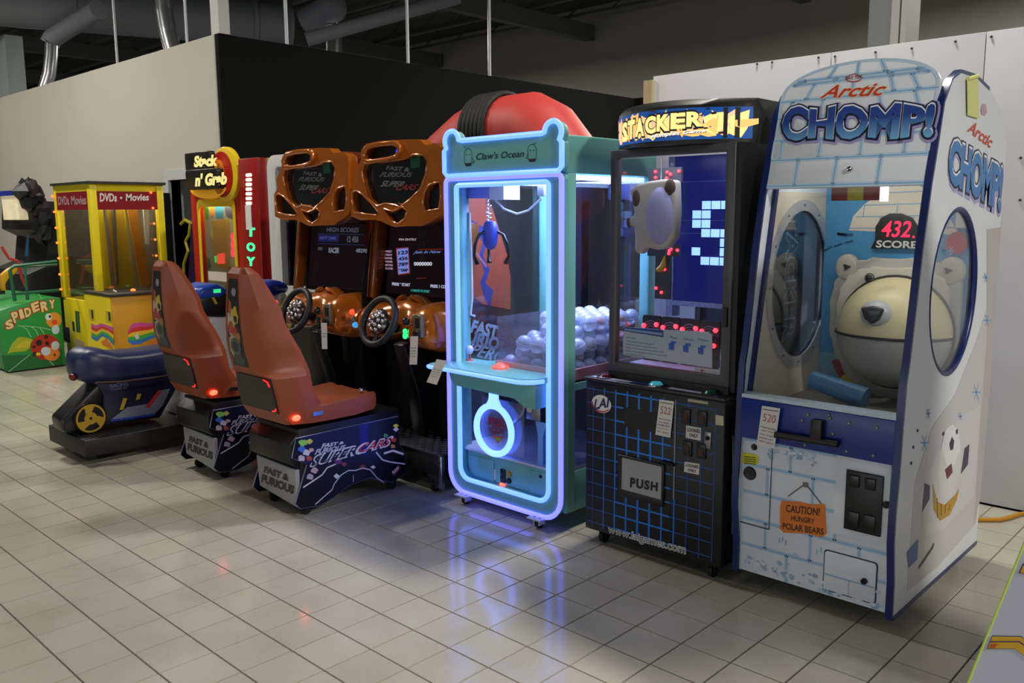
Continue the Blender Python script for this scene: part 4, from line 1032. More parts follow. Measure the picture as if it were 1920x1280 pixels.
    bt = build('push_button', MB().lathe([(.001, .030), (.012, .029), (.034, .016), (.046, .010), (.048, 0), (.001, 0)], (bx[0], bx[1], .775), 'z', 22), mat('button_coral', 'F0705C', .3, emit=(.9, .2, .14), es=.5), sh, smooth=True)
    # prize flap: glowing ring on a neck
    RP = front(.155); c = RP.at(925, 806); rx, rz = .128, .128
    rg = build('prize_door', MB().lathe([(.001, 0), (.112, 0), (.112, .004), (.001, .004)], (c[0], .166, c[1]), 'y', 30), ACRYL, T)
    build('ring_lamp', MB().tube([(c[0] + rx * math.cos(math.radians(t)), .158, c[1] + rz * math.sin(math.radians(t))) for t in range(0, 360, 10)], .017, 10, closed=True), mat('neon_ring', '8098C8', .4, emit=(.34, .72, 4.0), es=1.3), rg, smooth=True)
    build('ring_neck', MB().loft([[(c[0] - .05, .15, c[1] + rz), (c[0] + .05, .15, c[1] + rz), (c[0] + .05, .17, c[1] + rz), (c[0] - .05, .17, c[1] + rz)],
                                  [(c[0] - .028, .15, c[1] + rz + .035), (c[0] + .028, .15, c[1] + rz + .035), (c[0] + .028, .17, c[1] + rz + .035), (c[0] - .028, .17, c[1] + rz + .035)],
                                  [(c[0] - .024, .15, c[1] + rz + .10), (c[0] + .024, .15, c[1] + rz + .10), (c[0] + .024, .17, c[1] + rz + .10), (c[0] - .024, .17, c[1] + rz + .10)]]), mat('neon_ring', 'DDE8FF'), rg)
    A = Art(front(.164))
    A.tpx('PRIZE', [(916, 796), (948, 802), (948, 787), (916, 781)], P('A01838'), .001, bold=.03); A.tpx('OUT', [(921, 812), (946, 816), (946, 804), (921, 799)], P('A01838'), .001, bold=.02)
    A.px([(925, 816), (943, 819), (934, 831)], P('E03030'), .001); A.px([(928, 819), (940, 821), (934, 828)], P('60C030'), .0014)
    A.done('door_lettering', rg)
    box('chute_front', (c[0] - .115, c[0] + .19, .185, .189, .31, c[1] + .16), ACRYL, T)
    box('chute_side', (c[0] + .10, c[0] + .104, .19, .45, .31, .70), ACRYL, T)
    cn = [(c[0] + .10 + .10 * math.sin(k * .12), .175, c[1] + .04 + k * .0085) for k in range(22)]
    many('chain_link', MB().tube([(.006 * math.cos(t), 0, .006 * math.sin(t)) for t in (0, 1.05, 2.1, 3.14, 4.2, 5.25)], .0018, 5, closed=True), cn, CHROME, T, True)
    # coin mechanism
    m0 = front(.19).at(986, 748); m1 = front(.19).at(1010, 790)
    cm = build('coin_mech', MB().box(m0[0], m1[0] + .01, .19, .30, m1[1], m0[1] - .01), STEEL, T, .004)
    build('coin_entry', MB().lathe([(.001, -.008), (.018, -.008), (.022, 0), (.001, 0)], (m0[0] + .03, .19, m0[1] - .045), 'y', 14), CHROME, cm)
    box('mech_back', (m1[0] + .01, m1[0] + .06, .22, .34, m1[1], m0[1] - .01), BLACKPL, cm)
    f = front(.19).at(1010, 830); build('coin_funnel', MB().prism([(f[0] - .03, .52), (f[0] + .045, .52), (f[0] + .02, .45), (f[0] + .02, .30), (f[0] - .015, .30), (f[0] - .015, .45)], 'y', .20, .30), mat('funnel_blue', '6FA8D8', .4), T)
    # lower box front details
    lp = front(Y0 + .05)
    dr = build('cash_door', MB().box(.115, .275, Y0 + .044, Y0 + .05, .10, .265), TEAL, T, .003)
    build('door_lock', MB().lathe([(.001, -.006), (.008, -.006), (.009, 0), (.001, 0)], (.195, Y0 + .044, .245), 'y', 12), DARK, dr)
    for (px, py, mm) in ((944, 885, BLACKPL), (944, 898, BLACKPL), (943, 912, LEDRED)):
        q = lp.at(px, py); box('switch', (q[0] - .017, q[0] + .017, Y0 + .042, Y0 + .05, q[1] - .018, q[1] + .018), mm, T, .002)
    for (px, py, mm) in ((956, 888, mat('knob_amber', 'C08A28', .4)), (955, 901, BLACKPL)):
        q = lp.at(px, py); build('knob', MB().lathe([(.001, -.012), (.014, -.012), (.016, 0), (.001, 0)], (q[0], Y0 + .05, q[1]), 'y', 14), mm, T)
    q = lp.at(922, 888); box('paper_label', (q[0] - .03, q[0] + .03, Y0 + .048, Y0 + .05, q[1] - .025, q[1] + .03), PAPER, T)
    box('vent_panel', (X0 + .10, -.14, Y0 + .045, Y0 + .05, .12, .26), TEAL, T, .002)
    return T
claw()
# ---- prize capsules heaped in the tray
CAPG = glass('capsule_shell', (0.94, 0.95, 1.0), 0.14, 0.42)
toys = [mat('toy_%d' % i, c, .5) for i, c in enumerate(('3A48B0', '5A3A8C', '262C60', 'C85A50', '2FA84E', 'D8D0E8', '4C7CD0', '3A2A50', 'E0A040'))]
TOYN = ('royal blue', 'purple', 'navy', 'coral', 'green', 'pale lilac', 'sky blue', 'plum', 'golden')
r = .0425
proto = {}
def capsule(p, ti):
    if ti not in proto:
        t = thing('prize_capsule', 'clear prize capsule holding a %s toy in the claw machine heap' % TOYN[ti], 'capsule', p, 'prize capsules heaped in the claw machine')
        build('shell', MB().ball(p, r, 18), CAPG, t, smooth=True)
        random.seed(ti)
        a = random.uniform(0, 3); R3 = Matrix.Rotation(a, 3, 'Z') @ Matrix.Rotation(a * 2, 3, 'X')
        mb = MB(); mb.box(-.018, .018, -.013, .013, -.020, .016) if ti % 2 else mb.ball((0, 0, -.008), .021, 10, 1, .8, .9)
        mb.v = [tuple(R3 @ Vector(v) + Vector(p)) for v in mb.v]
        build('toy', mb, toys[ti], t, .004 if ti % 2 else 0, smooth=True)
        build('shell_seam', MB().tube([(p[0] + r * math.cos(q), p[1] + r * math.sin(q), p[2]) for q in [i * math.pi / 9 for i in range(18)]], .0018, 5, closed=True), mat('seam_pale', 'BFC4E0', .4), t)
        proto[ti] = t
    else:
        c = copy_tree(proto[ti]); c.location = p
        c.rotation_euler = (random.uniform(-.5, .5), random.uniform(-.5, .5), random.uniform(0, 6.28))
random.seed(21)
k = 0
for lay in range(5):
    nx, ny = 5 - (lay % 2), 7 - (lay % 2)
    for i in range(nx):
        for j in range(ny):
            x = -.077 + (.0465 if lay % 2 else 0) + i * .093; y = .258 + (.045 if lay % 2 else 0) + j * .0899
            if lay == 2 and (i < 1 and j < 2): continue
            if lay == 3 and (j < 1 or (i < 1 and j < 3)): continue
            if lay == 4 and (j < 2 or i < 1): continue
            z = .745 + r + lay * .0552
            capsule((x, y, z), (k * 7 + lay * 3) % 9); k += 1

# ================================================================== RACING CABINETS
CX = -.93
def racing_cab():
    T = thing('racing_cabinet', 'orange and black racing cabinet with lit red and blue entry screen beside the claw machine', 'arcade machine', (CX, .6, 0), 'twin racing cabinets')
    W = .425; xa, xb = CX - W, CX + W
    body = build('cabinet_body', MB().prism([(.42, .08), (1.25, .08), (1.25, 1.85), (.60, 1.9), (.50, 1.05), (.42, .95)], 'x', xa + .02, xb - .004), mat('cab_black', '0A0A0C', .45), T, .004)
    # foot platform of tread plate
    pf = build('foot_platform', MB().box(xa + .004, xb - .004, .145, .41, .10, .22), mat('platform_black', '0C0C0E', .6), T, .004)
    pl = build('tread_plate', MB().box(xa + .002, xb - .002, .14, .41, .22, .226), mat('tread_steel', '77757C', .35, .8), pf)
    tm = MB().add([(-.016, -.004, 0), (.016, -.002, 0), (.016, .002, 0), (-.016, .004, 0), (-.010, 0, .004), (.010, 0, .004)], [(0, 1, 5, 4), (1, 2, 5), (2, 3, 4, 5), (3, 0, 4)])
    dots = MB()
    for i in range(23):
        for j in range(8):
            o = len(dots.v); s = 1 if (i + j) % 2 else -1
            for v in tm.v:
                q = Matrix.Rotation(s * .785, 3, 'Z') @ Vector(v); dots.v.append((q.x + xa + .045 + i * .035, q.y + .158 + j * .034, q.z + .226))
            dots.f += [tuple(k + o for k in f) for f in tm.f]
    d = build('tread_studs', dots, mat('tread_steel', '77757C'), pl); d['kind'] = 'stuff'
    build('platform_leg', MB().box(xb - .03, xb - .001, .138, .165, .03, .22), CHROME, pf, .003)
    for x in (xa + .1, xb - .08): caster((x, .16, .10), T, .055)
    build('pedal', MB().prism([(.40, .24), (.42, .24), (.46, .42), (.44, .43)], 'x', CX - .02, CX + .06), STEEL, pf, .003)
    build('pedal', MB().prism([(.40, .24), (.42, .24), (.46, .40), (.44, .41)], 'x', CX - .16, CX - .08), STEEL, pf, .003)
    # knee panel and steering column
    build('knee_panel', MB().box(xa + .06, CX - .10, .40, .43, .25, .82).box(CX + .02, xb - .02, .40, .43, .25, .82), mat('knee_black', '101013', .35), T, .004)
    build('column', MB().prism([(.20, .80), (.36, .85), (.42, .30), (.34, .24), (.30, .5)], 'x', CX - .06, CX + .05), mat('column_black', '141416', .4), T, .01)
    # ---- sculpted orange dash
    rings = []; n = 45
    wx = CX - .03
    for i in range(n):
        x = xa + 2 * W * i / (n - 1); u = (x - CX) / W
        hump = .055 * math.exp(-((x - wx) / .13) ** 2) + .038 * math.exp(-((x - CX - .27) / .10) ** 2) - .012 * math.exp(-((x - CX - .13) / .05) ** 2)
        zt = 1.03 + hump - .05 * max(0, abs(u) - .75)
        yf = .17 - .07 * math.exp(-((x - CX - .27) / .12) ** 4) + .05 * math.exp(-((x - wx) / .12) ** 4) + .05 * max(0, abs(u) - .85) / .15
        zb = .83 + .03 * math.exp(-((x - wx) / .16) ** 2)
        rings.append([(x, .50, zt - .02), (x, .38, zt), (x, yf + .12, zt - .008), (x, yf + .05, zt - .04), (x, yf + .012, zt - .09), (x, yf, zb + .05), (x, yf + .02, zb), (x, yf + .10, zb - .035), (x, .50, zb - .03)])
    dash = build('dash', MB().loft(rings), ORANGEG, T, smooth=True)
    for s in (-1, 1):
        pts = [(wx + s * (.03 + .05 * k), .30 + .01 * k, 1.075 - .012 * k * k) for k in range(4)]
        build('dash_rib', MB().tube(pts, .016, 8), ORANGEG, dash, smooth=True)
    # ---- steering wheel
    wc = Vector((CX - .02, .075, .95)); ax = Vector((0, -.92, .38)).normalized(); s1 = Vector((1, 0, 0)); s2 = ax.cross(s1)
    def wp(r, t, o=0): return wc + s1 * r * math.cos(t) + s2 * r * math.sin(t) + ax * o
    sw = build('steering_wheel', MB().tube([wp(.138, k * math.pi / 18) for k in range(36)], .020, 10, closed=True), mat('wheel_grip', '1D1F24', .55), T, smooth=True)
    hb = build('wheel_hub', MB().lathe([(.001, .03), (.05, .026), (.078, .0), (.06, -.05), (.001, -.06)], wc, tuple(ax), 20), mat('hub_metal', '6A6668', .22, .9), sw, smooth=True)
    for t in (0, math.pi, -math.pi / 2): build('spoke', MB().tube([wp(.04, t, -.02), wp(.13, t, -.005)], .011, 8), mat('hub_dark', '1A1A1E'), sw, smooth=True)
    many('hub_stud', MB().ball((0, 0, 0), .013, 10), [wp(.056, k * math.pi / 5, .018) for k in range(10)] + [wp(.028, k * math.pi / 2.5, .028) for k in range(5)], mat('stud_bright', 'F4F4F4', .12, 1.0), hb, True)
    build('wheel_shaft', MB().tube([wc, wc - ax * .14], .03, 12), BLACKPL, T, smooth=True)
    # ---- buttons and coin entry on the dash
    dp = front(.155)
    def dome(px, py, m, r=.014, yy=.16):
        c = front(yy).at(px, py)
        b = build('start_button', MB().lathe([(.001, -.012), (r * .7, -.010), (r, -.003), (r * 1.2, .01), (.001, .01)], (c[0], yy, c[1]), 'y', 14), m, dash, smooth=True)
    dome(659, 585, mat('btn_red', 'E83820', .25, emit=(1.6, .12, .04), es=.8), .016, .13); dome(661, 597, mat('btn_brass', 'A89878', .3, .5), .015, .13); dome(665, 609, mat('btn_blue', '3AA0E8', .25, emit=(.08, .5, 1.1), es=.7), .016, .13)
    c = front(.12).at(757, 626)
    build('green_lamp', MB().ball((c[0], .13, c[1] + .014), .016, 12, 1, .7, 1).ball((c[0], .13, c[1] - .012), .018, 12, 1, .7, 1), LEDGREEN, dash, smooth=True)
    c = front(.09).at(786, 608)
    cp = build('coin_plate', MB().box(c[0] - .035, c[0] + .035, .075, .10, c[1] - .07, c[1] + .055), mat('coin_plate_grey', '857C64', .3, .5), dash, .004)
    box('coin_slot', (c[0] - .012, c[0] + .02, .070, .076, c[1] - .02, c[1] + .035), DARK, cp)
    box('coin_cup', (c[0] - .03, c[0] + .02, .065, .08, c[1] - .075, c[1] - .035), BLACKPL, cp, .004)
    build('gear_knob', MB().ball((c[0] - .075, .06, c[1] + .012), .022, 12), mat('knob_navy', '14161E', .2), dash, smooth=True)
    build('gear_stick', MB().tube([(c[0] - .075, .06, c[1]), (c[0] - .07, .16, c[1] - .02)], .008, 8), CHROME, dash, smooth=True)
    # ---- screen
    SY = .385
    scp = Pl((0, SY, 1.08), (1, 0, 0), (0, .12, 1)); k = scp.v
    def slab(u0, u1, v0, v1, d0, d1, nm, m, par, bev=0):
        pts = R4(u0, u1, v0, v1); lo = [scp.P(a, b, d0) for a, b in pts]; hi = [scp.P(a, b, d1) for a, b in pts]
        return build(nm, MB().add(lo + hi, [(0, 1, 2, 3), (7, 6, 5, 4), (0, 4, 5, 1), (1, 5, 6, 2), (2, 6, 7, 3), (3, 7, 4, 0)]), m, par, bev)
    bz = slab(xa + .05, xb - .03, -.03, .48, -.05, 0, 'screen_bezel', mat('bezel_black', '050506', .4, spec=.2), T, .004)
    slab(xa + .085, xb - .05, -.005, .42, 0, .002, 'screen', mat('screen_dark', '040304', .25, emit=(.006, .003, .004), es=1.0, spec=.2), bz)
    # orange columns either side of the screen
    for x in (xa + .015, xb - .035):
        build('screen_column', MB().prism([(.30, 1.05), (.36, 1.02), (.46, 1.5), (.36, 1.52)], 'x', x, x + .04), mat('orange_column', '8A4A14', .25, .3, coat=.6), T, .01)
    # ---- mask-shaped header
    HY = .20; hp = front(HY)
    S4 = lambda pts: hp.ats([(490 + x / 4, 240 + y / 4) for x, y in pts])
    out = S4([(662, 660), (650, 570), (662, 480), (700, 425), (690, 350), (715, 300), (742, 255), (750, 220), (748, 165), (785, 118), (900, 95), (1100, 84), (1190, 85), (1225, 125), (1320, 118), (1365, 150), (1375, 230), (1368, 330),
              (1375, 400), (1385, 480), (1380, 600), (1360, 645), (1290, 690), (1200, 735), (1100, 735), (1000, 742), (950, 725), (900, 700), (850, 688), (740, 690)])
    out = [(min(max(a, xa), xb), b) for a, b in out]
    holes = [S4(h) for h in ([(805, 195), (830, 155), (900, 138), (1000, 130), (1032, 150), (1034, 180), (1015, 205), (960, 222), (860, 238), (812, 230)],
                             [(778, 272), (860, 264), (960, 252), (1060, 238), (1130, 208), (1205, 208), (1232, 255), (1220, 350), (1180, 455), (1110, 525), (1035, 585), (1000, 568), (930, 558), (872, 578), (805, 515), (775, 420), (766, 330)],
                             [(678, 570), (684, 500), (715, 480), (760, 508), (820, 568), (866, 625), (850, 642), (780, 638), (705, 625)],
                             [(936, 612), (985, 628), (1010, 618), (1050, 600), (1078, 625), (1062, 675), (1020, 708), (975, 690), (950, 655)],
                             [(1215, 560), (1226, 480), (1262, 432), (1332, 412), (1338, 520), (1326, 598), (1280, 608), (1230, 618)])]
    def grow(h, k_):
        cx_ = sum(p_[0] for p_ in h) / len(h); cz_ = sum(p_[1] for p_ in h) / len(h); return [(cx_ + (a - cx_) * k_, cz_ + (b - cz_) * k_) for a, b in h]
    holes = [grow(h, k_) for h, k_ in zip(holes, (1.12, 1.05, 1.14, 1.2, 1.1))]
    holes = [[(min(max(a, xa + .012), xb - .014), b) for a, b in h] for h in holes]
    mk = build('header_mask', MB().prism(out, 'y', HY, HY + .07, holes), ORANGEG, T, .008, 3)
    for k_, h in enumerate(holes):
        dy = -.022 if k_ == 0 else 0.0
        build('hole_rim', MB().tube([(a, HY + .004 + dy, b) for a, b in h], .008, 8, closed=True), ORANGEG, mk, smooth=True)
    hx_ = [p_[0] for p_ in holes[0]]; hz_ = [p_[1] for p_ in holes[0]]; mx_ = (min(hx_) + max(hx_)) / 2; mz_ = (min(hz_) + max(hz_)) / 2
    big = [(mx_ + (a - mx_) * 1.16, mz_ + (b - mz_) * 1.45) for a, b in holes[0]]
    build('scoop', MB().prism(big, 'y', HY - .03, HY + .06, [holes[0]]), ORANGEG, mk, .008, 3)
    inset = [(CX + (a - CX) * .96, 1.7 + (b - 1.7) * .95) for a, b in out]
    build('header_core', MB().prism(inset, 'y', HY + .05, .56), mat('header_brown', '5A2408', .35, .2), mk)
    build('mask_backing', MB().prism([(CX + (a - CX) * .93, 1.7 + (b - 1.7) * .9) for a, b in out], 'y', HY + .045, HY + .049), mat('backing_black', '0B0B0C', .5), mk)
    mq = [(a, b) for a, b in holes[1]]
    mp = build('marquee_pane', MB().prism(mq, 'y', HY + .035, HY + .042), mat('marquee_dark', '1C1F1E', .12, coat=.5), mk)
    A = Art(front(HY + .035))
    A.tpx('FAST &', [(724, 318), (768, 322), (768, 314), (724, 310)], P('7C837E'), .001, bold=.03, shear=.2)
    A.tpx('FURIOUS', [(711, 332), (772, 332), (774, 323), (716, 322)], P('6F7672'), .001, bold=.03, shear=.2)
    A.tpx('SUPER', [(713, 350), (752, 350), (762, 340), (718, 338)], P('7C837E'), .001, bold=.03, shear=.3)
    A.tpx('CARS', [(741, 357), (780, 356), (786, 345), (746, 345)], P('9A3A34'), .001, bold=.03, shear=.3)
    A.done('marquee_lettering', mp); A = Art(front(HY + .035))
    A.px([(769, 295), (787, 292), (788, 313), (771, 316)], P('0E5A38'), .001); A.done('green_sticker', mp)
    sp = [p for p in out]
    # scoop lip and blue lamp
    l = hp.at(742, 284); build('scoop_lamp', MB().ball((l[0], HY + .02, l[1]), .016, 12), mat('lamp_blue', '3040FF', .3, emit=(.05, .08, 2.4), es=1.0), mk, smooth=True)
    build('side_board', MB().prism([(.30, .09), (1.25, .09), (1.25, 1.85), (.45, 1.88), (.27, 1.12), (.25, .60)], 'x', xb - .0042, xb), mat('cab_black', '0A0A0C'), T)
    # ---- right side art (seen through the claw machine's glass)
    A = Art(side(xb))
    A.px([(858, 345), (905, 350), (925, 395), (950, 475), (957, 520), (957, 580), (905, 570), (885, 555), (872, 420)], P('A8482A'), .001)
    A.px([(880, 410), (905, 425), (912, 455), (905, 480), (918, 505), (910, 530), (925, 545), (918, 575), (908, 560), (900, 530), (908, 510), (898, 480), (905, 455)], P('26357C'), .0016)
    A.px([(858, 352), (875, 360), (868, 470), (862, 470)], P('5E2A14'), .0016)
    A.lpx([(890, 470), (912, 500)], .012, P('B87A70'), .0022)
    A.done('side_art', T)
    A = Art(side(xb))
    A.tpx('FAST &', [(880, 623), (952, 640), (952, 615), (884, 598)], P('AEBBC4'), .003, bold=.05, shear=.2)
    A.tpx('FURIOUS', [(858, 640), (965, 665), (966, 640), (862, 614)], P('8E99A8'), .003, bold=.05, shear=.2)
    A.tpx('SUPERCARS', [(845, 656), (985, 693), (990, 670), (855, 634)], P('B4BCC8'), .003, bold=.02, shear=.3)
    A.done('side_lettering', T)
    return T, bz, scp
cab1, bez1, scp = racing_cab()
cab2 = copy_tree(cab1); cab2.location.x -= .856
for c in cab2.children_recursive:
    if c.name.startswith('green_lamp'): c.data = c.data.copy(); c.data.materials[0] = mat('lamp_green_off', '0A4A24', .3)
cab2['label'] = 'orange and black racing cabinet with dim high scores screen beside the white cabinet'
def art_shift(par, fn, nm, shift):
    A = Art(scp); fn(A); o = A.done(nm, par)
    return o
A = Art(scp)
A.tpx('PIN ENTRY', [(749, 451), (782, 451), (782, 447), (749, 447)], E('B8B0B4', .8), .004, bold=.02)
A.px([(743, 465), (767, 463), (770, 513), (747, 516)], E('8C2A20', .6), .004); A.px([(745, 467), (766, 465), (768, 511), (748, 514)], E('7C8CE0', .7), .0045)
for r_ in range(4): A.tpx(['123', '456', '789', '*0#'][r_], [(748, 478 + r_ * 11), (766, 476 + r_ * 11), (766, 469 + r_ * 11), (748, 471 + r_ * 11)], P('14205A'), .005, bold=.04)
A.tpx('Join In Now', [(775, 477), (827, 476), (829, 469), (778, 470)], E('7C90D8', .7), .004, bold=.01, shear=.3)
A.tpx('0000000', [(777, 498), (811, 498), (811, 491), (777, 491)], E('D0D4E8', .9), .004, bold=.03)
for k in range(6): A.tpx(['INSERT', 'CREDIT', 'DRIVER', 'WINNER', 'RECORD', 'PLAYER'][k], [(722 + k * .3, 473 + k * 6.4), (736 + k * .4, 473.5 + k * 6.4), (736 + k * .4, 469.5 + k * 6.4), (722 + k * .3, 469 + k * 6.4)], E('B48CA8', .7), .004, bold=.04)
A.tpx('PRESS * START', [(736, 535), (770, 537), (770, 531), (736, 529)], E('C0C8E4', .8), .004, bold=.03)
A.tpx('PRESS 1 COIN', [(808, 539), (842, 541), (842, 535), (808, 533)], E('C0C8E4', .8), .004, bold=.03)
A.tpx('2 CREDITS TO START', [(771, 546), (806, 549), (807, 544), (771, 542)], E('38B4A4', .8), .004, bold=.03)
A.lpx([(784, 468), (832, 467)], .006, E('7A1418', .6), .003); A.lpx([(782, 522), (800, 521)], .006, E('6A1418', .5), .003)
A.lpx([(783, 430), (800, 470), (790, 490)], .012, P('221E20'), .003); A.lpx([(800, 430), (783, 470), (795, 490)], .012, P('221E20'), .003)
A.done('screen_text', bez1)
# second cabinet's screen text: same screen, shifted
bez2 = [c for c in cab2.children if c.name.startswith('screen_bezel')][0]
A = Art(scp)
u0, u1 = CX - .345, CX + .38
A.text('HIGH SCORES', R4(CX - .16, CX + .20, .365, .395), E('4C5262', .7), .004, bold=.02, shear=.2)
A.rect(u0 + .09, u0 + .33, .30, .345, E('1A1C50', .7), .003); A.line([(u0 + .09, .352), (u1 - .06, .352)], .003, E('303654', .7), .003); A.line([(u0 + .09, .285), (u1 - .06, .285)], .003, E('283070', .7), .003)
A.text('BEST TIME', R4(u0 + .11, u0 + .30, .315, .333), E('4A4A90', .8), .004, bold=.02); A.text('12 450', R4(CX + .08, CX + .20, .30, .34), E('585E6C', .7), .004, bold=.03)
A.text('001', R4(u0 + .10, u0 + .15, .24, .262), E('5A5E70', .7), .004, bold=.02); A.text('RACER', R4(CX - .12, CX + .0, .225, .262), E('7A8090', .7), .004, bold=.04); A.text('48290', R4(CX + .18, CX + .30, .235, .262), E('6A7084', .7), .004, bold=.04)
A.done('screen_text', bez2)

# ================================================================== RACING SEATS
SX = -.97
def racing_seat():
    T = thing('racing_chair', 'orange bucket racing seat with red lamps facing the cabinet beside the claw machine', 'chair', (SX, -.3, 0), 'racing chairs')
    sec = [(.50, -.655, -.42, .175, .20), (.56, -.69, -.44, .185, .21), (.66, -.712, -.50, .185, .215), (.745, -.725, -.513, .175, .212), (.765, -.76, -.516, .13, .211), (.80, -.785, -.526, .096, .205), (.876, -.806, -.555, .093, .195), (.94, -.813, -.585, .088, .18), (1.01, -.817, -.613, .080, .16),
           (1.085, -.817, -.627, .072, .15), (1.147, -.815, -.655, .066, .135), (1.22, -.810, -.69, .060, .117), (1.27, -.805, -.717, .055, .10), (1.30, -.785, -.745, .042, .07)]
    rings = []
    for z, yb, yf, wb, wf in sec:
        m = (yb + yf) / 2 - .02
        half = [(wb * .0, yb), (wb, yb), (wb + .012, yb + .012), ((wb + wf) / 2 + .02, m), (wf, yf - .03), (wf - .012, yf), (wf - .05, yf - .005), (wf * .55, yf - .09 if z < 1.2 else yf - .03), (0, yf - .11 if z < 1.2 else yf - .035)]
        ring = [(SX + a, b, z) for a, b in half] + [(SX - a, b, z) for a, b in reversed(half[1:-1])]
        rings.append(ring)
    back = build('backrest', MB().loft(rings), ORANGES, T, smooth=True, sharp=24)
    cs = []
    for y, zb, zs, zc, hw in ((-.67, .54, .66, .66, .185), (-.63, .500, .64, .64, .2), (-.52, .492, .592, .588, .21), (-.43, .490, .580, .578, .215), (-.25, .490, .588, .582, .218), (-.13, .50, .596, .590, .212), (-.105, .515, .592, .588, .205)):
        cs.append([(SX - hw, y, zb), (SX + hw, y, zb), (SX + hw + .006, y, (zb + zs) / 2), (SX + hw, y, zs - .01), (SX + hw - .015, y, zs), (SX + hw - .05, y, zs - .01), (SX + hw * .55, y, zc), (SX, y, zc - .005),
                   (SX - hw * .55, y, zc), (SX - hw + .05, y, zs - .01), (SX - hw + .015, y, zs), (SX - hw, y, zs - .01), (SX - hw - .006, y, (zb + zs) / 2)])
    build('cushion', MB().loft(cs), ORANGES, T, smooth=True)
    # rear art inset
    def ysec(z):
        for a, b in zip(sec, sec[1:]):
            if a[0] <= z <= b[0]:
                t = (z - a[0]) / (b[0] - a[0]); return a[1] + (b[1] - a[1]) * t, a[3] + (b[3] - a[3]) * t
        return sec[-1][1], sec[-1][3]
    class Back:
        def P(s, a, b, off=0): y, w = ysec(b); return Vector((SX + a * w, y - off, b))
    A = Art(Back()); zz = [.80 + .46 * i / 12 for i in range(13)]
    def strip(z0, z1, a0, a1, m, off):
        n = 6
        for i in range(n):
            za, zb_ = z0 + (z1 - z0) * i / n, z0 + (z1 - z0) * (i + 1) / n
            A.uv([(a0, za), (a1, za), (a1, zb_), (a0, zb_)], m, off)
    strip(.80, 1.245, -.72, .80, P('16161A'), .0012)
    for k, (z, a, rz, ra, c) in enumerate(((1.03, -.3, .07, .45, 'B8AEA0'), (1.06, .25, .05, .4, 'C2AA3A'), (1.0, -.35, .035, .3, 'B03A28'), (.955, .2, .045, .45, 'A8763A'), (1.10, -.4, .04, .2, 'B8561E'), (1.0, .45, .025, .25, '2A1A20'), (.93, -.3, .03, .35, 'B8A890'), (.985, .1, .02, .3, 'A83420'), (.84, .0, .035, .65, '3A3A3C'), (1.18, .2, .022, .35, '8A8890'), (1.045, .3, .018, .22, '201820'), (.90, -.45, .05, .2, 'A89C80'))):
        A.uv([(a + ra * math.cos(t * .52) * (1 + .15 * math.sin(t * 3.1 + k)), z + rz * math.sin(t * .52) * (1 + .2 * math.cos(t * 2.3 + k))) for t in range(12)], P(c), .0016 + k * .0001)
    A.uv([(.55 * math.cos(t * .4), .905 + .045 * math.sin(t * .4)) for t in range(16)], P('4E5A54'), .0028)
    A.uv([(.32 * math.cos(t * .4), .905 + .026 * math.sin(t * .4)) for t in range(16)], P('2A2C2A'), .0032)
    A.done('back_print', back)
    # lower dark plate with red light tubes
    pl = build('back_plate', MB().add([(SX + a, b, z) for a, b, z in ((-.16, -.731, .742), (.172, -.731, .742), (.182, -.720, .66), (.18, -.697, .565), (-.17, -.697, .565), (-.175, -.720, .66))] + [(SX + a, b + .03, z) for a, b, z in ((-.16, -.731, .742), (.172, -.731, .742), (.182, -.720, .66), (.18, -.697, .565), (-.17, -.697, .565), (-.175, -.720, .66))],
                                      [(0, 1, 2, 5), (5, 2, 3, 4), (0, 6, 7, 1), (1, 7, 8, 2), (2, 8, 9, 3), (3, 9, 10, 4), (4, 10, 11, 5), (5, 11, 6, 0)]), mat('plate_black', '1C1916', .4), back)
    RT = mat('tube_red', 'FF3020', .4, emit=(1.4, .04, .03), es=.7)
    build('light_tube', MB().tube([(SX + .12, -.737, .738), (SX + .155, -.736, .730), (SX + .172, -.735, .708)], .0042, 6), RT, back, smooth=True)
    build('light_tube', MB().tube([(SX + .175, -.705, .595), (SX + .162, -.702, .578), (SX + .13, -.700, .573)], .0042, 6), RT, back, smooth=True)
    build('tube_dim', MB().tube([(SX + .172, -.735, .708), (SX + .186, -.722, .66), (SX + .175, -.705, .595)], .004, 6), mat('tube_dark', '4A1410', .4), back, smooth=True)
    build('tail_lamp', MB().ball((SX + .212, -.615, .535), .020, 14, .5, 1.25, .8), LEDRED, T, smooth=True)
    build('tail_lamp', MB().ball((SX - .212, -.615, .535), .020, 14, .5, 1.25, .8), LEDRED, T, smooth=True)
    box('chrome_badge', (SX + .218, SX + .224, -.52, -.46, .53, .55), CHROME, T)
    c = (SX + .15, -.16, .60); build('seat_bolt', MB().ball(c, .014, 10), CHROME, T, smooth=True)
    # pedestal
    x0, x1 = SX - .215, SX + .215
    ped = build('pedestal', MB().box(x0 + .02, x1 - .01, -.60, .06, .12, .47), mat('pedestal_black', '0B0B0D', .4), T, .006)
    fpx = side(x1)
    C7 = lambda pts: fpx.ats([(280 + x / 2.56, 480 + y / 2.56) for x, y in pts])
    outl = C7([(705, 878), (1195, 770), (1200, 900), (1234, 960), (1236, 1035), (1170, 1085), (1060, 1062), (1015, 1078), (960, 1100), (880, 1160), (820, 1195), (730, 1212), (704, 1190), (760, 1000), (688, 968)])
    EDG = mat('edge_silver', '8A8AA8', .3, .7)
    for sx_ in (x1 - .012, x0):
        sp = build('side_board', MB().prism(outl, 'x', sx_, sx_ + .012), mat('board_black', '0E0E16', .3), ped)
        build('board_edge', MB().tube([(sx_ + .006, y, z) for y, z in outl], .005, 6, closed=True), EDG, sp)
    A = Art(side(x1)); D = lambda pts: A.pl.ats([(560 + x / 7.53, 790 + y / 7.53) for x, y in pts])
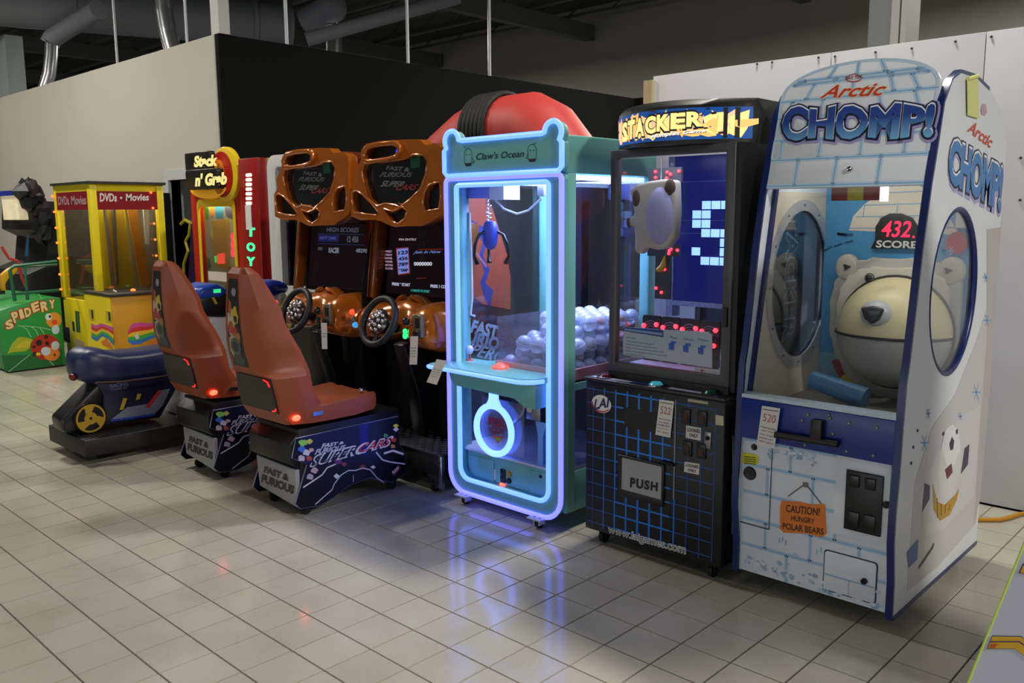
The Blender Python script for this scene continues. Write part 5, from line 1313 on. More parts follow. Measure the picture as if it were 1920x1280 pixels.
    A.uv(D([(40, 230), (880, 40), (900, 460), (300, 560), (150, 640), (20, 560)]), P('10123A'), .0005)
    A.uv(D([(860, 45), (980, 25), (985, 470), (880, 480)]), P('1A1C7A'), .0006)
    for k, (x, y, r, c) in enumerate(((60, 300, 70, '7FBF60'), (150, 280, 50, 'B8B850'), (40, 390, 60, '3A68C8'), (110, 440, 60, 'C4BCCC'), (40, 520, 60, 'B8B0C0'), (150, 520, 50, 'A84A40'), (180, 400, 40, 'C8A0A0'), (1370, 60, 40, 'C8B83A'), (1370, 110, 40, 'C0B8C0'), (1340, 260, 45, 'A83028'), (1230, 200, 40, '3A8A60'), (1330, 350, 40, 'B87858'), (560, 560, 60, '6A3A7A'), (640, 600, 40, '8A3A50'), (900, 640, 50, '7A3A20'), (220, 690, 60, 'B89AA8'), (160, 780, 60, 'A898B0'))):
        A.uv(D([(x + r * .85 * math.cos(t * .5) * (1 + .2 * math.sin(t * 2.1 + k)), y + r * .7 * math.sin(t * .5) * (1 + .2 * math.cos(t * 1.7 + k))) for t in range(13)]), P(c), .0009 + k * .00003)
    LT = P('CFC8DA')
    for pts, wd in (([(230, 1170), (400, 1020), (470, 960), (500, 880), (600, 750), (700, 690), (800, 690), (900, 655), (1010, 680), (1100, 790), (1200, 860)], .006), ([(60, 930), (330, 750), (400, 650), (520, 600)], .008), ([(1090, 430), (1180, 540), (1290, 570), (1500, 600)], .008), ([(1200, 450), (1330, 410), (1480, 460)], .012), ([(770, 760), (770, 850)], .004)):
        A.line(D(pts), wd, LT, .0018)
    A.uv(D([(490 + 0, 770), (530, 730), (580, 770), (530, 810)]), P('D0DCE0'), .002); A.uv(D([(1010, 640), (1050, 615), (1085, 645), (1045, 670)]), P('E0DCE0'), .002)
    A.text('FAST &', D([(315, 380), (635, 310), (640, 275), (325, 310)]), P('C8C8DC'), .0024, bold=.04, shear=.2); A.text('FURIOUS', D([(220, 470), (650, 380), (665, 325), (240, 390)]), P('B4B4D0'), .0024, bold=.04, shear=.2)
    A.text('SUPERCARS', D([(160, 640), (1300, 335), (1330, 205), (190, 490)]), P('C8C8D8'), .0022, bold=.045, ref=.0, shear=.35)
    A.text('SUPER', D([(165, 632), (800, 458), (830, 345), (195, 498)]), P('0C0E30'), .0028, bold=.012, shear=.35); A.text('CARS', D([(845, 445), (1290, 325), (1312, 218), (865, 330)]), P('B02038'), .0028, bold=.012, shear=.35)
    A.uv(D([(1315, 715), (1400, 620), (1435, 650), (1350, 765)]), P('A03048'), .002); A.text('RAW', D([(1330, 745), (1420, 665), (1400, 625), (1312, 705)]), P('D8D4DC'), .0026, bold=.04)
    A.done('side_print', ped)
    # rear plate with logo
    rp = build('rear_plate', MB().prism([(x0 + .05, .10), (x1 - .015, .06), (x1 - .015, .26), (x0 + .03, .27)], 'y', -.625, -.60), mat('plate_alu', '9A9A9C', .45, .2), ped, .004)
    build('rear_shroud', MB().prism([(-.60, .26), (-.655, .30), (-.655, .40), (-.60, .45)], 'x', x0 + .012, x1 - .014), mat('shroud_black', '0D0D10', .4), ped, .006)
    A = Art(front(-.625))
    A.text('FAST &', R4(x0 + .10, x1 - .08, .185, .225), P('34322E'), .001, bold=.07, shear=.2); A.text('FURIOUS', R4(x0 + .07, x1 - .03, .125, .175), P('34322E'), .001, bold=.07, shear=.2)
    A.done('plate_lettering', rp)
    for x in (x0 + .07, x1 - .05):
        for y in (-.55, .02): caster((x, y, .12), T, .06, mat('caster_black', '1B1B1C', .5))
    return T
seat1 = racing_seat()
seat2 = copy_tree(seat1); seat2.location.x -= .915; seat2.location.y += .03
seat2['label'] = 'orange bucket racing seat with red lamps beside the navy motorcycle ride'

# ================================================================== MOTORCYCLE RIDE AND ITS WHITE CABINET
def bike():
    T = thing('motorcycle_ride', 'navy motorcycle ride with yellow hub on a black floating base', 'ride', (-2.88, -.4, 0))
    NV = mat('navy_vinyl', '232A52', .38, noise=.1, nscale=8); NB = mat('navy_panel', '0E1230', .35)
    b = build('base', MB().box(-3.20, -2.57, -1.0, .30, .055, .165), mat('base_black', '17171A', .5), T, .006)
    many('tread_rib', MB().box(-.30, .30, -.006, .006, 0, .004), [(-2.885, -.975 + k * .028, .165) for k in range(6)], mat('rib_dark', '26242C', .5), b)
    for x in (-3.1, -2.72):
        for y in (-.85, .15): build('foot', MB().box(x - .03, x + .03, y - .03, y + .03, 0, .055), BLACKPL, b)
    cx = -2.86; DY = .10
    # long seat
    rings = []
    for y, zc, hw, hh in ((-1.055, .615, .05, .035), (-1.03, .625, .12, .075), (-.97, .63, .155, .10), (-.88, .615, .165, .10), (-.80, .595, .165, .088), (-.65, .59, .165, .085), (-.50, .595, .16, .085), (-.38, .60, .15, .085), (-.34, .60, .12, .07)):
        ring = []
        for k in range(20):
            t = 2 * math.pi * k / 20; c, s_ = math.cos(t), math.sin(t)
            ring.append((cx + hw * math.copysign(abs(c) ** .55, c), y + DY, zc - .012 + hh * (1.0 if s_ > 0 else 1.35) * math.copysign(abs(s_) ** .6, s_)))
        rings.append(ring)
    st = build('seat', MB().loft(rings), NV, T, smooth=True)
    build('seat_piping', MB().tube([(cx + .160, -.86, .50), (cx + .17, -.7, .485), (cx + .17, -.5, .48), (cx + .16, -.28, .485)], .005, 6), mat('piping_tan', '5A4A34', .5), st)
    build('tail_lamp', MB().ball((cx + .05, -.955, .535), .03, 12, 1.2, .8, .8), mat('lens_red', '6A1016', .2), T, smooth=True)
    # body and swing arm
    bd = build('body', MB().prism([(-.84, .20), (-.44, .19), (-.32, .36), (-.28, .50), (-.84, .50), (-.80, .40)], 'x', cx - .13, cx + .13), NB, T, .012)
    build('rear_fender', MB().prism([(-1.05, .19), (-.90, .17), (-.70, .38), (-.72, .50), (-.80, .50), (-1.06, .28)], 'x', cx - .10, cx + .10), mat('fender_black', '15161A', .35), T, .02)
    wh = build('hub_disc', MB().lathe([(.001, 0), (.095, 0), (.1, .01), (.1, .02), (.001, .022)], (cx + .125, -.90, .27), 'x', 26), mat('hub_black', '0D0D10', .3), T, smooth=True)
    A = Art(side(cx + .148))
    A.uv([(-.90 + .092 * math.cos(q_ * math.pi / 14), .27 + .092 * math.sin(q_ * math.pi / 14)) for q_ in range(28)], P('B08E28'), .0006)
    for k in range(3):
        t = 30 + 120 * k
        A.uv(arc(-.90, .27, .080, .080, t - 34, t + 40, 8) + arc(-.90, .27, .040, .040, t + 48, t - 14, 6), P('121214'), .0009)
    A.uv([(-.90 + .026 * math.cos(k * .5), .27 + .026 * math.sin(k * .5)) for k in range(13)], P('B08E28'), .001)
    A.uv([(-.90 + .010 * math.cos(k * .6), .27 + .010 * math.sin(k * .6)) for k in range(10)], P('141414'), .0014)
    A.done('hub_print', wh)
    A = Art(side(cx + .13))
    A.uv([(-0.770, .235), (-0.480, .225), (-0.420, .27), (-0.360, .38), (-0.440, .38), (-0.520, .30), (-0.660, .30)], P('6E7486'), .001)
    A.uv([(-0.540, .28), (-0.515, .27), (-0.420, .37), (-0.440, .385)], P('A82A28'), .0016)
    A.uv([(-0.710, .29), (-0.685, .29), (-0.655, .36), (-0.680, .365)], P('A88E2A'), .0016); A.uv([(-0.600, .34), (-0.575, .34), (-0.560, .375), (-0.585, .38)], P('A88E2A'), .0016)
    A.uv([(-0.770, .222), (-0.480, .212), (-0.470, .226), (-0.770, .236)], P('1E3C9A'), .0016)
    A.line([(-0.620, .485), (-0.440, .475)], .008, P('4868B0'), .0016)
    A.text('RACING', R4(-0.760, -0.640, .445, .47), P('505C86'), .0016, bold=.03); A.text('TEAM 55', R4(-0.760, -0.650, .425, .44), P('505C86'), .0016, bold=.03)
    A.done('body_print', bd)
    # front: white fairing and blue cowl with mirror
    build('front_fairing', MB().prism([(-.30, .17), (.22, .17), (.26, .60), (.20, .86), (-.02, .90), (-.10, .80), (-.22, .60)], 'x', cx - .15, cx + .17), mat('fairing_white', 'C4C6CA', .3), T, .03)
    cw = build('cowl', MB().prism([(-.17, .87), (.05, .84), (.12, .92), (.10, .99), (.0, 1.06), (-.14, 1.03)], 'x', cx - .12, cx + .20), mat('cowl_black', '16171A', .35), T, .02)
    build('cowl_top', MB().prism([(-.17, .98), (.02, .985), (.08, 1.03), (.0, 1.085), (-.13, 1.06)], 'x', cx - .125, cx + .205), mat('cowl_blue', '1E44A8', .3), cw, .02)
    A = Art(side(cx + .205)); c = A.pl.at(405, 545)
    A.uv(R4(c[0] - .02, c[0] + .035, c[1] - .015, c[1] + .012), mat('gauge_green', '30E080', .4, emit=(.04, .9, .3), es=.8), .002); c = A.pl.at(402, 562)
    A.done('gauge_light', cw)
    A = Art(side(cx + .20)); A.uv([(c[0] - .02, c[1] + .02), (c[0] + .004, c[1] + .016), (c[0] + .025, c[1] - .03), (c[0] + .005, c[1] - .032)], P('B8A82A'), .002); A.done('cowl_stripe', cw)
    build('fairing_neck', MB().prism([(.18, .80), (.24, .62), (.34, .66), (.58, .96), (.50, 1.03), (.22, .98)], 'x', cx - .02, cx + .16), mat('fairing_white', 'C4C6CA'), T, .02)
    build('fairing_tail', MB().ball((cx + .08, .40, 1.01), .14, 16, .8, 1.6, .55), mat('cowl_blue2', '1A2A9A', .3), T, smooth=True)
    return T
bike()
def white_cab():
    x0, x1, yf = -3.22, -2.42, .76
    T = thing('white_cabinet', 'white rounded arcade cabinet with dark screen behind the orange racing cabinets', 'arcade machine', (-2.82, 1.1, 0))
    WC = mat('cab_white', 'CFCFCC', .3)
    out = rrect(x0, x1, .92, 2.02, (.02, .02, .10, .10), 6)
    win = rrect(x0 + .16, x1 - .06, 1.0, 1.55, .03); top = rrect(x0 + .12, x1 - .06, 1.66, 1.93, .04)
    s = build('cab_shell', MB().prism(out, 'y', yf, yf + .14, [win, top]), WC, T, .03, 3)
    build('cab_body', MB().box(x0 + .03, x1 - .03, yf + .14, 1.45, .05, 1.9), mat('cab_black', '0A0A0C'), T)
    box('cab_screen', (x0 + .07, x1 - .05, yf + .08, yf + .10, .94, 1.56), mat('screen_dark2', '0A0A10', .15), T)
    mq = box('cab_marquee', (x0 + .07, x1 - .05, yf + .08, yf + .10, 1.65, 1.94), mat('marquee_navy', '0C1C48', .2, emit=(.01, .03, .12), es=.6), T)
    box('inner_strip', (x0 + .17, x0 + .20, yf + .05, yf + .08, .95, 1.5), mat('strip_blue', '0C0E1C', .3), T)
    return T
white_cab()

# ================================================================== STACK N GRAB PRIZE MACHINE
def grab():
    yf = .95; fp = front(yf)
    a = fp.at(354, 318); b = fp.at(492, 305)
    x0, x1 = a[0], b[0]; zt = a[1]
    T = thing('toy_grab_machine', 'red and yellow toy machine with Stack n Grab sign and glowing TOY letters', 'arcade machine', ((x0 + x1) / 2, yf + .4, 0))
    RED = mat('flame_red', 'A81A12', .3); YEL = mat('flame_yellow', 'D8B81E', .3)
    xm = fp.at(461, 400)[0]; xi = fp.at(366, 400)[0]
    w0 = fp.at(372, 378); w1 = fp.at(448, 540)
    build('front_shell', MB().prism([(x0, 0.03), (xm, .03), (xm, zt), (x0, zt)], 'y', yf, yf + .05, [rrect(w0[0], w1[0], w1[1] - .1, w0[1], .05)]), RED, T, .008)
    build('window_surround', MB().prism(rrect(w0[0] - .02, w1[0] + .02, w1[1] - .12, w0[1] + .02, .06), 'y', yf - .01, yf, [rrect(w0[0] + .025, w1[0] - .03, w1[1] - .07, w0[1] - .05, .05)]), YEL, T, .004)
    col = build('toy_column', MB().box(xm, x1, yf - .05, yf + .05, .03, zt + .05), mat('column_red', '8E1010', .3), T, .008)
    build('cabinet_side', MB().box(x0 + .02, x1 - .01, yf + .05, yf + .75, .03, zt + .03), mat('side_flame', 'B88A18', .4, noise=.4, nscale=4), T)
    box('side_panel', (x1 - .01, x1 + .0, yf + .05, yf + .75, .03, zt + .05), YEL, T)
    # LED ladder and TOY letters
    C = front(yf - .05)
    bars = [C.at(467, 328 + k * 8.8) for k in range(7)]
    many('ladder_lamp', MB().prism(rrect(-.045, .045, -.013, .013, .012), 'y', -.006, 0), [(p[0], yf - .05, p[1]) for p in bars], E('FFF4DC', 2.0), col)
    p = C.at(467, 402); box('column_note', (p[0] - .05, p[0] + .045, yf - .056, yf - .05, p[1] - .13, p[1] + .08), PAPER, col)
    for s, y in (('T', 434), ('O', 462), ('Y', 489)):
        A = Art(C); A.tpx(s, [(463, y + 9), (479, y + 10), (479, y - 7), (463, y - 8)], mat('toy_green', '30FF80', .4, emit=(.06, 1.5, .4), es=1.3), .004, bold=.05); A.done('lit_letter', col)
    # sign boards
    q = fp.at(365, 288); r_ = fp.at(413, 317)
    sg = build('sign_board', MB().prism(rrect(q[0], r_[0], r_[1], q[1], .02), 'y', yf - .10, yf - .04), mat('sign_black', '15130C', .35), T, .006)
    A = Art(front(yf - .10)); A.tpx('Stack', [(364, 314), (408, 311), (408, 289), (364, 292)], E('E8DC90', .45), .002, bold=.06, shear=.1); A.done('sign_lettering', sg)
    q = fp.at(370, 320); r_ = fp.at(432, 354)
    sg = build('sign_board', MB().prism(rrect(q[0], r_[0], r_[1], q[1], .03), 'y', yf - .12, yf - .04), mat('sign_black', '15130C', .35), T, .006)
    A = Art(front(yf - .12)); A.tpx("n' Grab", [(366, 350), (426, 346), (426, 321), (366, 326)], E('E8DC90', .5), .002, bold=.06, shear=.1); A.done('sign_lettering', sg)
    c = fp.at(427, 327)
    disc = build('sign_disc', MB().prism(arc(c[0], c[1], .235, .24, n=32), 'y', yf - .035, yf + .02), YEL, T, .01)
    build('sign_swirl', MB().prism(arc(c[0] - .03, c[1], .18, .20, n=30), 'y', yf - .045, yf - .035), RED, disc)
    build('sign_swirl', MB().prism(arc(c[0] - .07, c[1] - .02, .11, .15, n=30), 'y', yf - .055, yf - .045), mat('swirl_orange', 'D87A18', .35), disc)
    c = fp.at(398, 352); build('sign_flame', MB().prism(arc(c[0], c[1], .34, .10, 185, 355, 16) + arc(c[0], c[1] + .01, .30, .03, 355, 185, 16), 'y', yf - .05, yf + .0), mat('flame_lit', 'E8B020', .3, emit=(.5, .2, .01), es=.4), T, .006)
    # play field inside
    pf = box('play_field', (w0[0], w1[0], yf + .045, yf + .05, w1[1] - .1, w0[1]), mat('field_cream', 'B8A878', .4), T)
    A = Art(front(yf + .045))
    for (pts, c_) in (([(366, 385), (385, 380), (384, 440), (368, 445)], 'B8A81E'), ([(370, 400), (382, 397), (381, 428), (371, 432)], 'A02A20'), ([(384, 382), (392, 381), (391, 410), (385, 412)], '5A9A30'), ([(393, 383), (402, 382), (402, 405), (394, 406)], 'D88A1E'), ([(402, 382), (420, 380), (418, 408), (404, 408)], '3A8A9A'), ([(420, 385), (438, 380), (446, 400), (440, 412), (424, 405)], '4A4448'), ([(397, 415), (430, 410), (432, 500), (420, 505), (400, 495), (396, 450)], 'C8901A'), ([(372, 440), (388, 440), (386, 520), (374, 530)], 'B8A8B4'), ([(383, 490), (392, 482), (396, 500), (388, 508)], '6A6468'), ([(393, 440), (398, 425), (400, 450)], 'D8D040')):
        A.px(pts, P(c_), .001 + random.random() * .001)
    for k in range(3): A.uv(arc(*A.pl.at(437, 444 + k * 15), .04, .04, n=10), E('FF4050', 1.3), .004)
    A.px([(408, 476), (422, 474), (422, 494), (408, 495)], E('FF5030', 1.2), .004); A.px([(402, 480), (407, 479), (407, 492), (403, 492)], E('50E060', 1.0), .004)
    A.done('field_print', pf)
    box('field_pane', (w0[0] - .01, w1[0] + .01, yf + .015, yf + .02, w1[1] - .1, w0[1]), GLASS, T)
    tl = bpy.data.lights.new('field_fill_light', 'AREA'); tl.shape = 'RECTANGLE'; tl.size = .5; tl.size_y = .02; tl.energy = 4.5; tl.color = (1, .9, .7)  # added fill so the play field behind the window reads as lit
    to = bpy.data.objects.new('field_fill_light', tl); to.location = Vector(((w0[0] + w1[0]) / 2, yf + .03, w0[1] - .01)) - ORIG[T.name]; to.parent = T; COL.objects.link(to)
    n0 = fp.at(393, 508); n1 = fp.at(428, 528)
    box('price_card', (n0[0], n1[0], yf - .016, yf - .01, n1[1], n0[1]), mat('card_pink', 'C8BCB4', .6), T)
    # flames on the front lower part
    A = Art(fp)
    for k in range(7):
        xx = x0 + .03 + k * .12; A.uv([(xx, .3), (xx + .10, .3), (xx + .06, .75 + .1 * (k % 2)), (xx + .02, .6)], P(('D8A81E', 'C8601A')[k % 2]), .0015)
    A.done('flame_print', T)
    return T
grab()
# purple cut-out machine in front of the door
fp = front(1.35)
q = fp.ats([(340, 420), (348, 412), (358, 418), (356, 440), (349, 452), (354, 470), (346, 495), (345, 520), (352, 545), (352, 640), (392, 640), (392, 420)])
t = thing('purple_machine', 'dark purple kiddie machine with wavy yellow edge in front of the doorway', 'arcade machine', (q[0][0] + .2, 1.6, 0))
q = [(a, max(b, .02)) for a, b in q]
build('cabinet_board', MB().prism(q, 'y', 1.35, 1.75), mat('purple_board', '2A1840', .4, noise=.4, nscale=5), t)
build('wavy_edge', MB().tube([(a, 1.345, b) for a, b in q[:10]], .018, 6), mat('edge_yellow', 'B8B030', .4), t, smooth=True)

# ================================================================== YELLOW CRANE WITH DVDS AND MOVIES SIGN
def crane():
    X0, X1, Y0, Y1 = -6.85, -5.88, .40, 1.14
    T = thing('prize_crane', 'yellow glass prize crane with red DVDs Movies header and orange bulbs', 'claw machine', (-6.3, .75, 0))
    Y = mat('crane_yellow', 'DCC81A', .35, noise=.05); RD = mat('header_red', '7E1420', .35)
    zt = 1.87; zb = .70
    box('roof_plate', (X0 - .02, X1 + .02, Y0 - .02, Y1 + .02, zt, zt + .025), mat('roof_dark', '2A2620', .5), T)
    for (x, y) in ((X0, Y0), (X1 - .07, Y0), (X0, Y1 - .07), (X1 - .07, Y1 - .07)):
        box('post', (x, x + .07, y, y + .07, zb, zt), Y, T, .006)
    for (a, b, c, d) in ((X0, X1, Y0, Y0 + .05), (X1 - .05, X1, Y0, Y1), (X0, X1, Y1 - .05, Y1), (X0, X0 + .05, Y0, Y1)):
        box('top_rail', (a + .01, b - .01, c + .005, d - .005, zt - .07, zt), Y, T); 
    h1 = box('header_panel', (X1 - .012, X1 - .004, Y0 + .07, Y1 - .07, zt - .25, zt - .07), RD, T)
    A = Art(side(X1 - .004)); A.tpx('DVDs', [(187, 378), (219, 378), (219, 363), (187, 362)], P('D8CCCC'), .002, bold=.03); A.done('header_lettering', h1)
    A = Art(side(X1 - .004)); A.tpx('Movies', [(236, 377), (279, 376), (279, 363), (236, 363)], P('D8CCCC'), .002, bold=.03); c = A.pl.at(227, 371); A.uv(arc(c[0], c[1], .012, .012, n=8), P('D8CCCC'), .002); A.done('header_lettering', h1)
    h2 = box('header_panel', (X0 + .07, X1 - .07, Y0 + .004, Y0 + .012, zt - .25, zt - .07), RD, T)
    A = Art(front(Y0 + .004)); A.text('DVDs', R4(X0 + .12, X0 + .42, zt - .20, zt - .11), P('A88888'), .002, bold=.03); A.done('header_lettering', h2); A = Art(front(Y0 + .004)); A.text('Movies', R4(X0 + .48, X1 - .1, zt - .20, zt - .11), P('A88888'), .002, bold=.03); A.done('header_lettering', h2)
    box('crane_pane', (X1 - .03, X1 - .026, Y0 + .07, Y1 - .07, zb, zt - .07), GLASSD, T); box('crane_pane', (X0 + .07, X1 - .07, Y0 + .026, Y0 + .03, zb, zt - .07), GLASSD, T)
    box('back_mirror', (X0 + .01, X0 + .02, Y0 + .07, Y1 - .07, zb, zt - .07), mat('mirror_brown', '4A4438', .3), T); box('back_mirror', (X0 + .07, X1 - .07, Y1 - .03, Y1 - .02, zb, zt - .07), mat('mirror_brown', '4A4438'), T)
    tl = bpy.data.lights.new('crane_lamp', 'AREA'); tl.shape = 'RECTANGLE'; tl.size = .6; tl.size_y = .4; tl.energy = 16; tl.color = (1, .9, .72)
    to = bpy.data.objects.new('crane_lamp', tl); to.location = Vector((X0 + .55, (Y0 + Y1) / 2, zt - .08)) - ORIG[T.name]; to.parent = T; COL.objects.link(to)
    # slanted yellow and orange banners inside
    for (y, w_, m, sl) in ((Y0 + .12, .10, Y, .03), (Y0 + .26, .17, mat('banner_gold', 'B8961E', .5), .05), (Y0 + .47, .10, mat('banner_orange', 'B8741A', .5), .10)):
        build('banner', MB().prism([(y, zt - .25), (y + w_, zt - .25), (y + w_ + sl, zb), (y + sl, zb)], 'x', X1 - .28, X1 - .26), m, T)
    build('white_drape', MB().prism([(Y0 + .60, zt - .25), (Y0 + .66, zt - .25), (Y0 + .64, zt - .62), (Y0 + .60, zt - .60)], 'x', X1 - .2, X1 - .19), PAPER, T)
    build('grey_cloth', MB().prism([(X1 - .42, zt - .25), (X1 - .20, zt - .25), (X1 - .24, zb + .2), (X1 - .30, zb + .05)], 'y', Y0 + .3, Y0 + .32), mat('cloth_grey', '6A665C', .8), T)
    bl = [(front(Y0).at(x, y)) for x, y in ((100, 368), (104, 397), (107, 427), (109, 455), (112, 484), (114, 514), (116, 542))]
    many('bulb', MB().ball((0, 0, 0), .012, 10), [(p[0], Y0 - .012, p[1]) for p in bl], LEDORANGE, T, True)
    br = [(side(X1).at(x, y)) for x, y in ((282, 361), (286, 390), (288, 419), (290, 449), (292, 479), (295, 508))]
    many('bulb', MB().ball((0, 0, 0), .012, 10), [(X1 + .012, p[0], p[1]) for p in br], LEDORANGE, T, True)
    # base
    bs = build('base_cabinet', MB().box(X0 + .01, X1 - .02, Y0 + .01, Y1, .06, zb), Y, T, .006)
    box('kick_plate', (X0 + .03, X1 - .04, Y0 + .04, Y1 - .02, 0, .06), BLACKPL, T)
    A = Art(front(Y0 + .01)); 
    A.px([(121, 612), (130, 614), (132, 643), (123, 640)], P('2A1840'), .0015); A.done('base_sticker', bs)
    A = Art(front(Y0 + .01)); A.px([(141, 582), (149, 584), (151, 624), (143, 622)], P('3A5A34'), .0015); A.px([(135, 602), (139, 603), (141, 622), (137, 620)], P('1A1C14'), .0015); A.done('base_slot', bs)
    A = Art(front(Y0 + .01)); A.px([(142, 634), (158, 642), (158, 658), (143, 654)], P('A89480'), .0015); A.done('base_sticker', bs)
    # console toward the aisle
    cx1, cy0, cz = -5.45, .36, .79
    cs = build('console', MB().box(-6.10, cx1, cy0, Y1 - .04, .05, cz), mat('console_orange', 'C08A1A', .4, noise=.25, nscale=3), T, .004)
    box('console_face', (-6.095, cx1 - .01, cy0 - .006, cy0, .06, cz - .005), Y, cs)
    tp = build('console_top', MB().box(-6.11, cx1 + .015, cy0 - .012, Y1 - .03, cz, cz + .03), mat('console_dark', '2C2A26', .4), cs, .006)
    build('dome_cover', MB().ball((cx1 - .2, .95, cz + .03), .14, 16, 1, 1, .6), GLASS, tp, smooth=True)
    many('deck_button', MB().ball((0, 0, 0), .02, 10, 1, 1, .7), [(cx1 - .3, cy0 + .15, cz + .035), (cx1 - .18, cy0 + .12, cz + .035)], CHROME, tp, True)
    build('lit_button', MB().ball((cx1 - .2, cy0 + .30, cz + .035), .025, 12, 1, 1, .7), LEDORANGE, tp, smooth=True)
    build('lit_button', MB().ball((cx1 - .12, cy0 + .50, cz + .035), .018, 12, 1, 1, .7), LEDGREEN, tp, smooth=True)
    def rainbow(pl, pts0, pts1, off, nm):
        A = Art(pl)
        cols = ('C04890', 'C03030', 'D8B020', '3A9A40', '2A6AB0')
        n = len(pts0)
        for k, c in enumerate(cols):
            lo = [(a[0] + (b[0] - a[0]) * k / 5, a[1] + (b[1] - a[1]) * k / 5) for a, b in zip(pts0, pts1)]
            hi = [(a[0] + (b[0] - a[0]) * (k + 1) / 5, a[1] + (b[1] - a[1]) * (k + 1) / 5) for a, b in zip(pts0, pts1)]
            A.uv(lo + list(reversed(hi)), P(c), off + k * .0001)
        return A
    fpl = front(cy0 - .006)
    t0 = fpl.ats([(171, 606), (180, 610), (190, 606), (203, 610), (213, 614)]); t1 = fpl.ats([(172, 634), (182, 640), (192, 630), (204, 636), (213, 648)])
    A = rainbow(fpl, t0, t1, .001, 'r'); A.px([(190, 640), (200, 634), (212, 650), (211, 655), (192, 646)], P('C8701E'), .002); A.done('rainbow_print', cs)
    spl = side(cx1)
    t0 = spl.ats([(240, 620), (246, 608), (262, 604), (280, 606), (300, 600), (330, 590)]); t1 = spl.ats([(240, 640), (248, 646), (262, 645), (280, 636), (300, 630), (330, 625)])
    A = rainbow(spl, t0, t1, .001, 'r'); A.px([(252, 630), (257, 622), (261, 634), (256, 636)], P('C8C0C0'), .002); A.px([(278, 645), (290, 635), (312, 640), (312, 650), (280, 648)], P('C8701E'), .002); A.done('rainbow_print', cs)
    for x, y in ((172, 588), (204, 592)):
        c = fpl.at(x, y); cp = box('coin_slot', (c[0] - .06, c[0] + .06, cy0 - .012, cy0 - .006, c[1] - .05, c[1] + .05), mat('slot_yellow', 'B8A81C', .4), cs); box('slot_mouth', (c[0] + .01, c[0] + .05, cy0 - .014, cy0 - .011, c[1] - .045, c[1] + .04), DARK, cp)
    return T
crane()

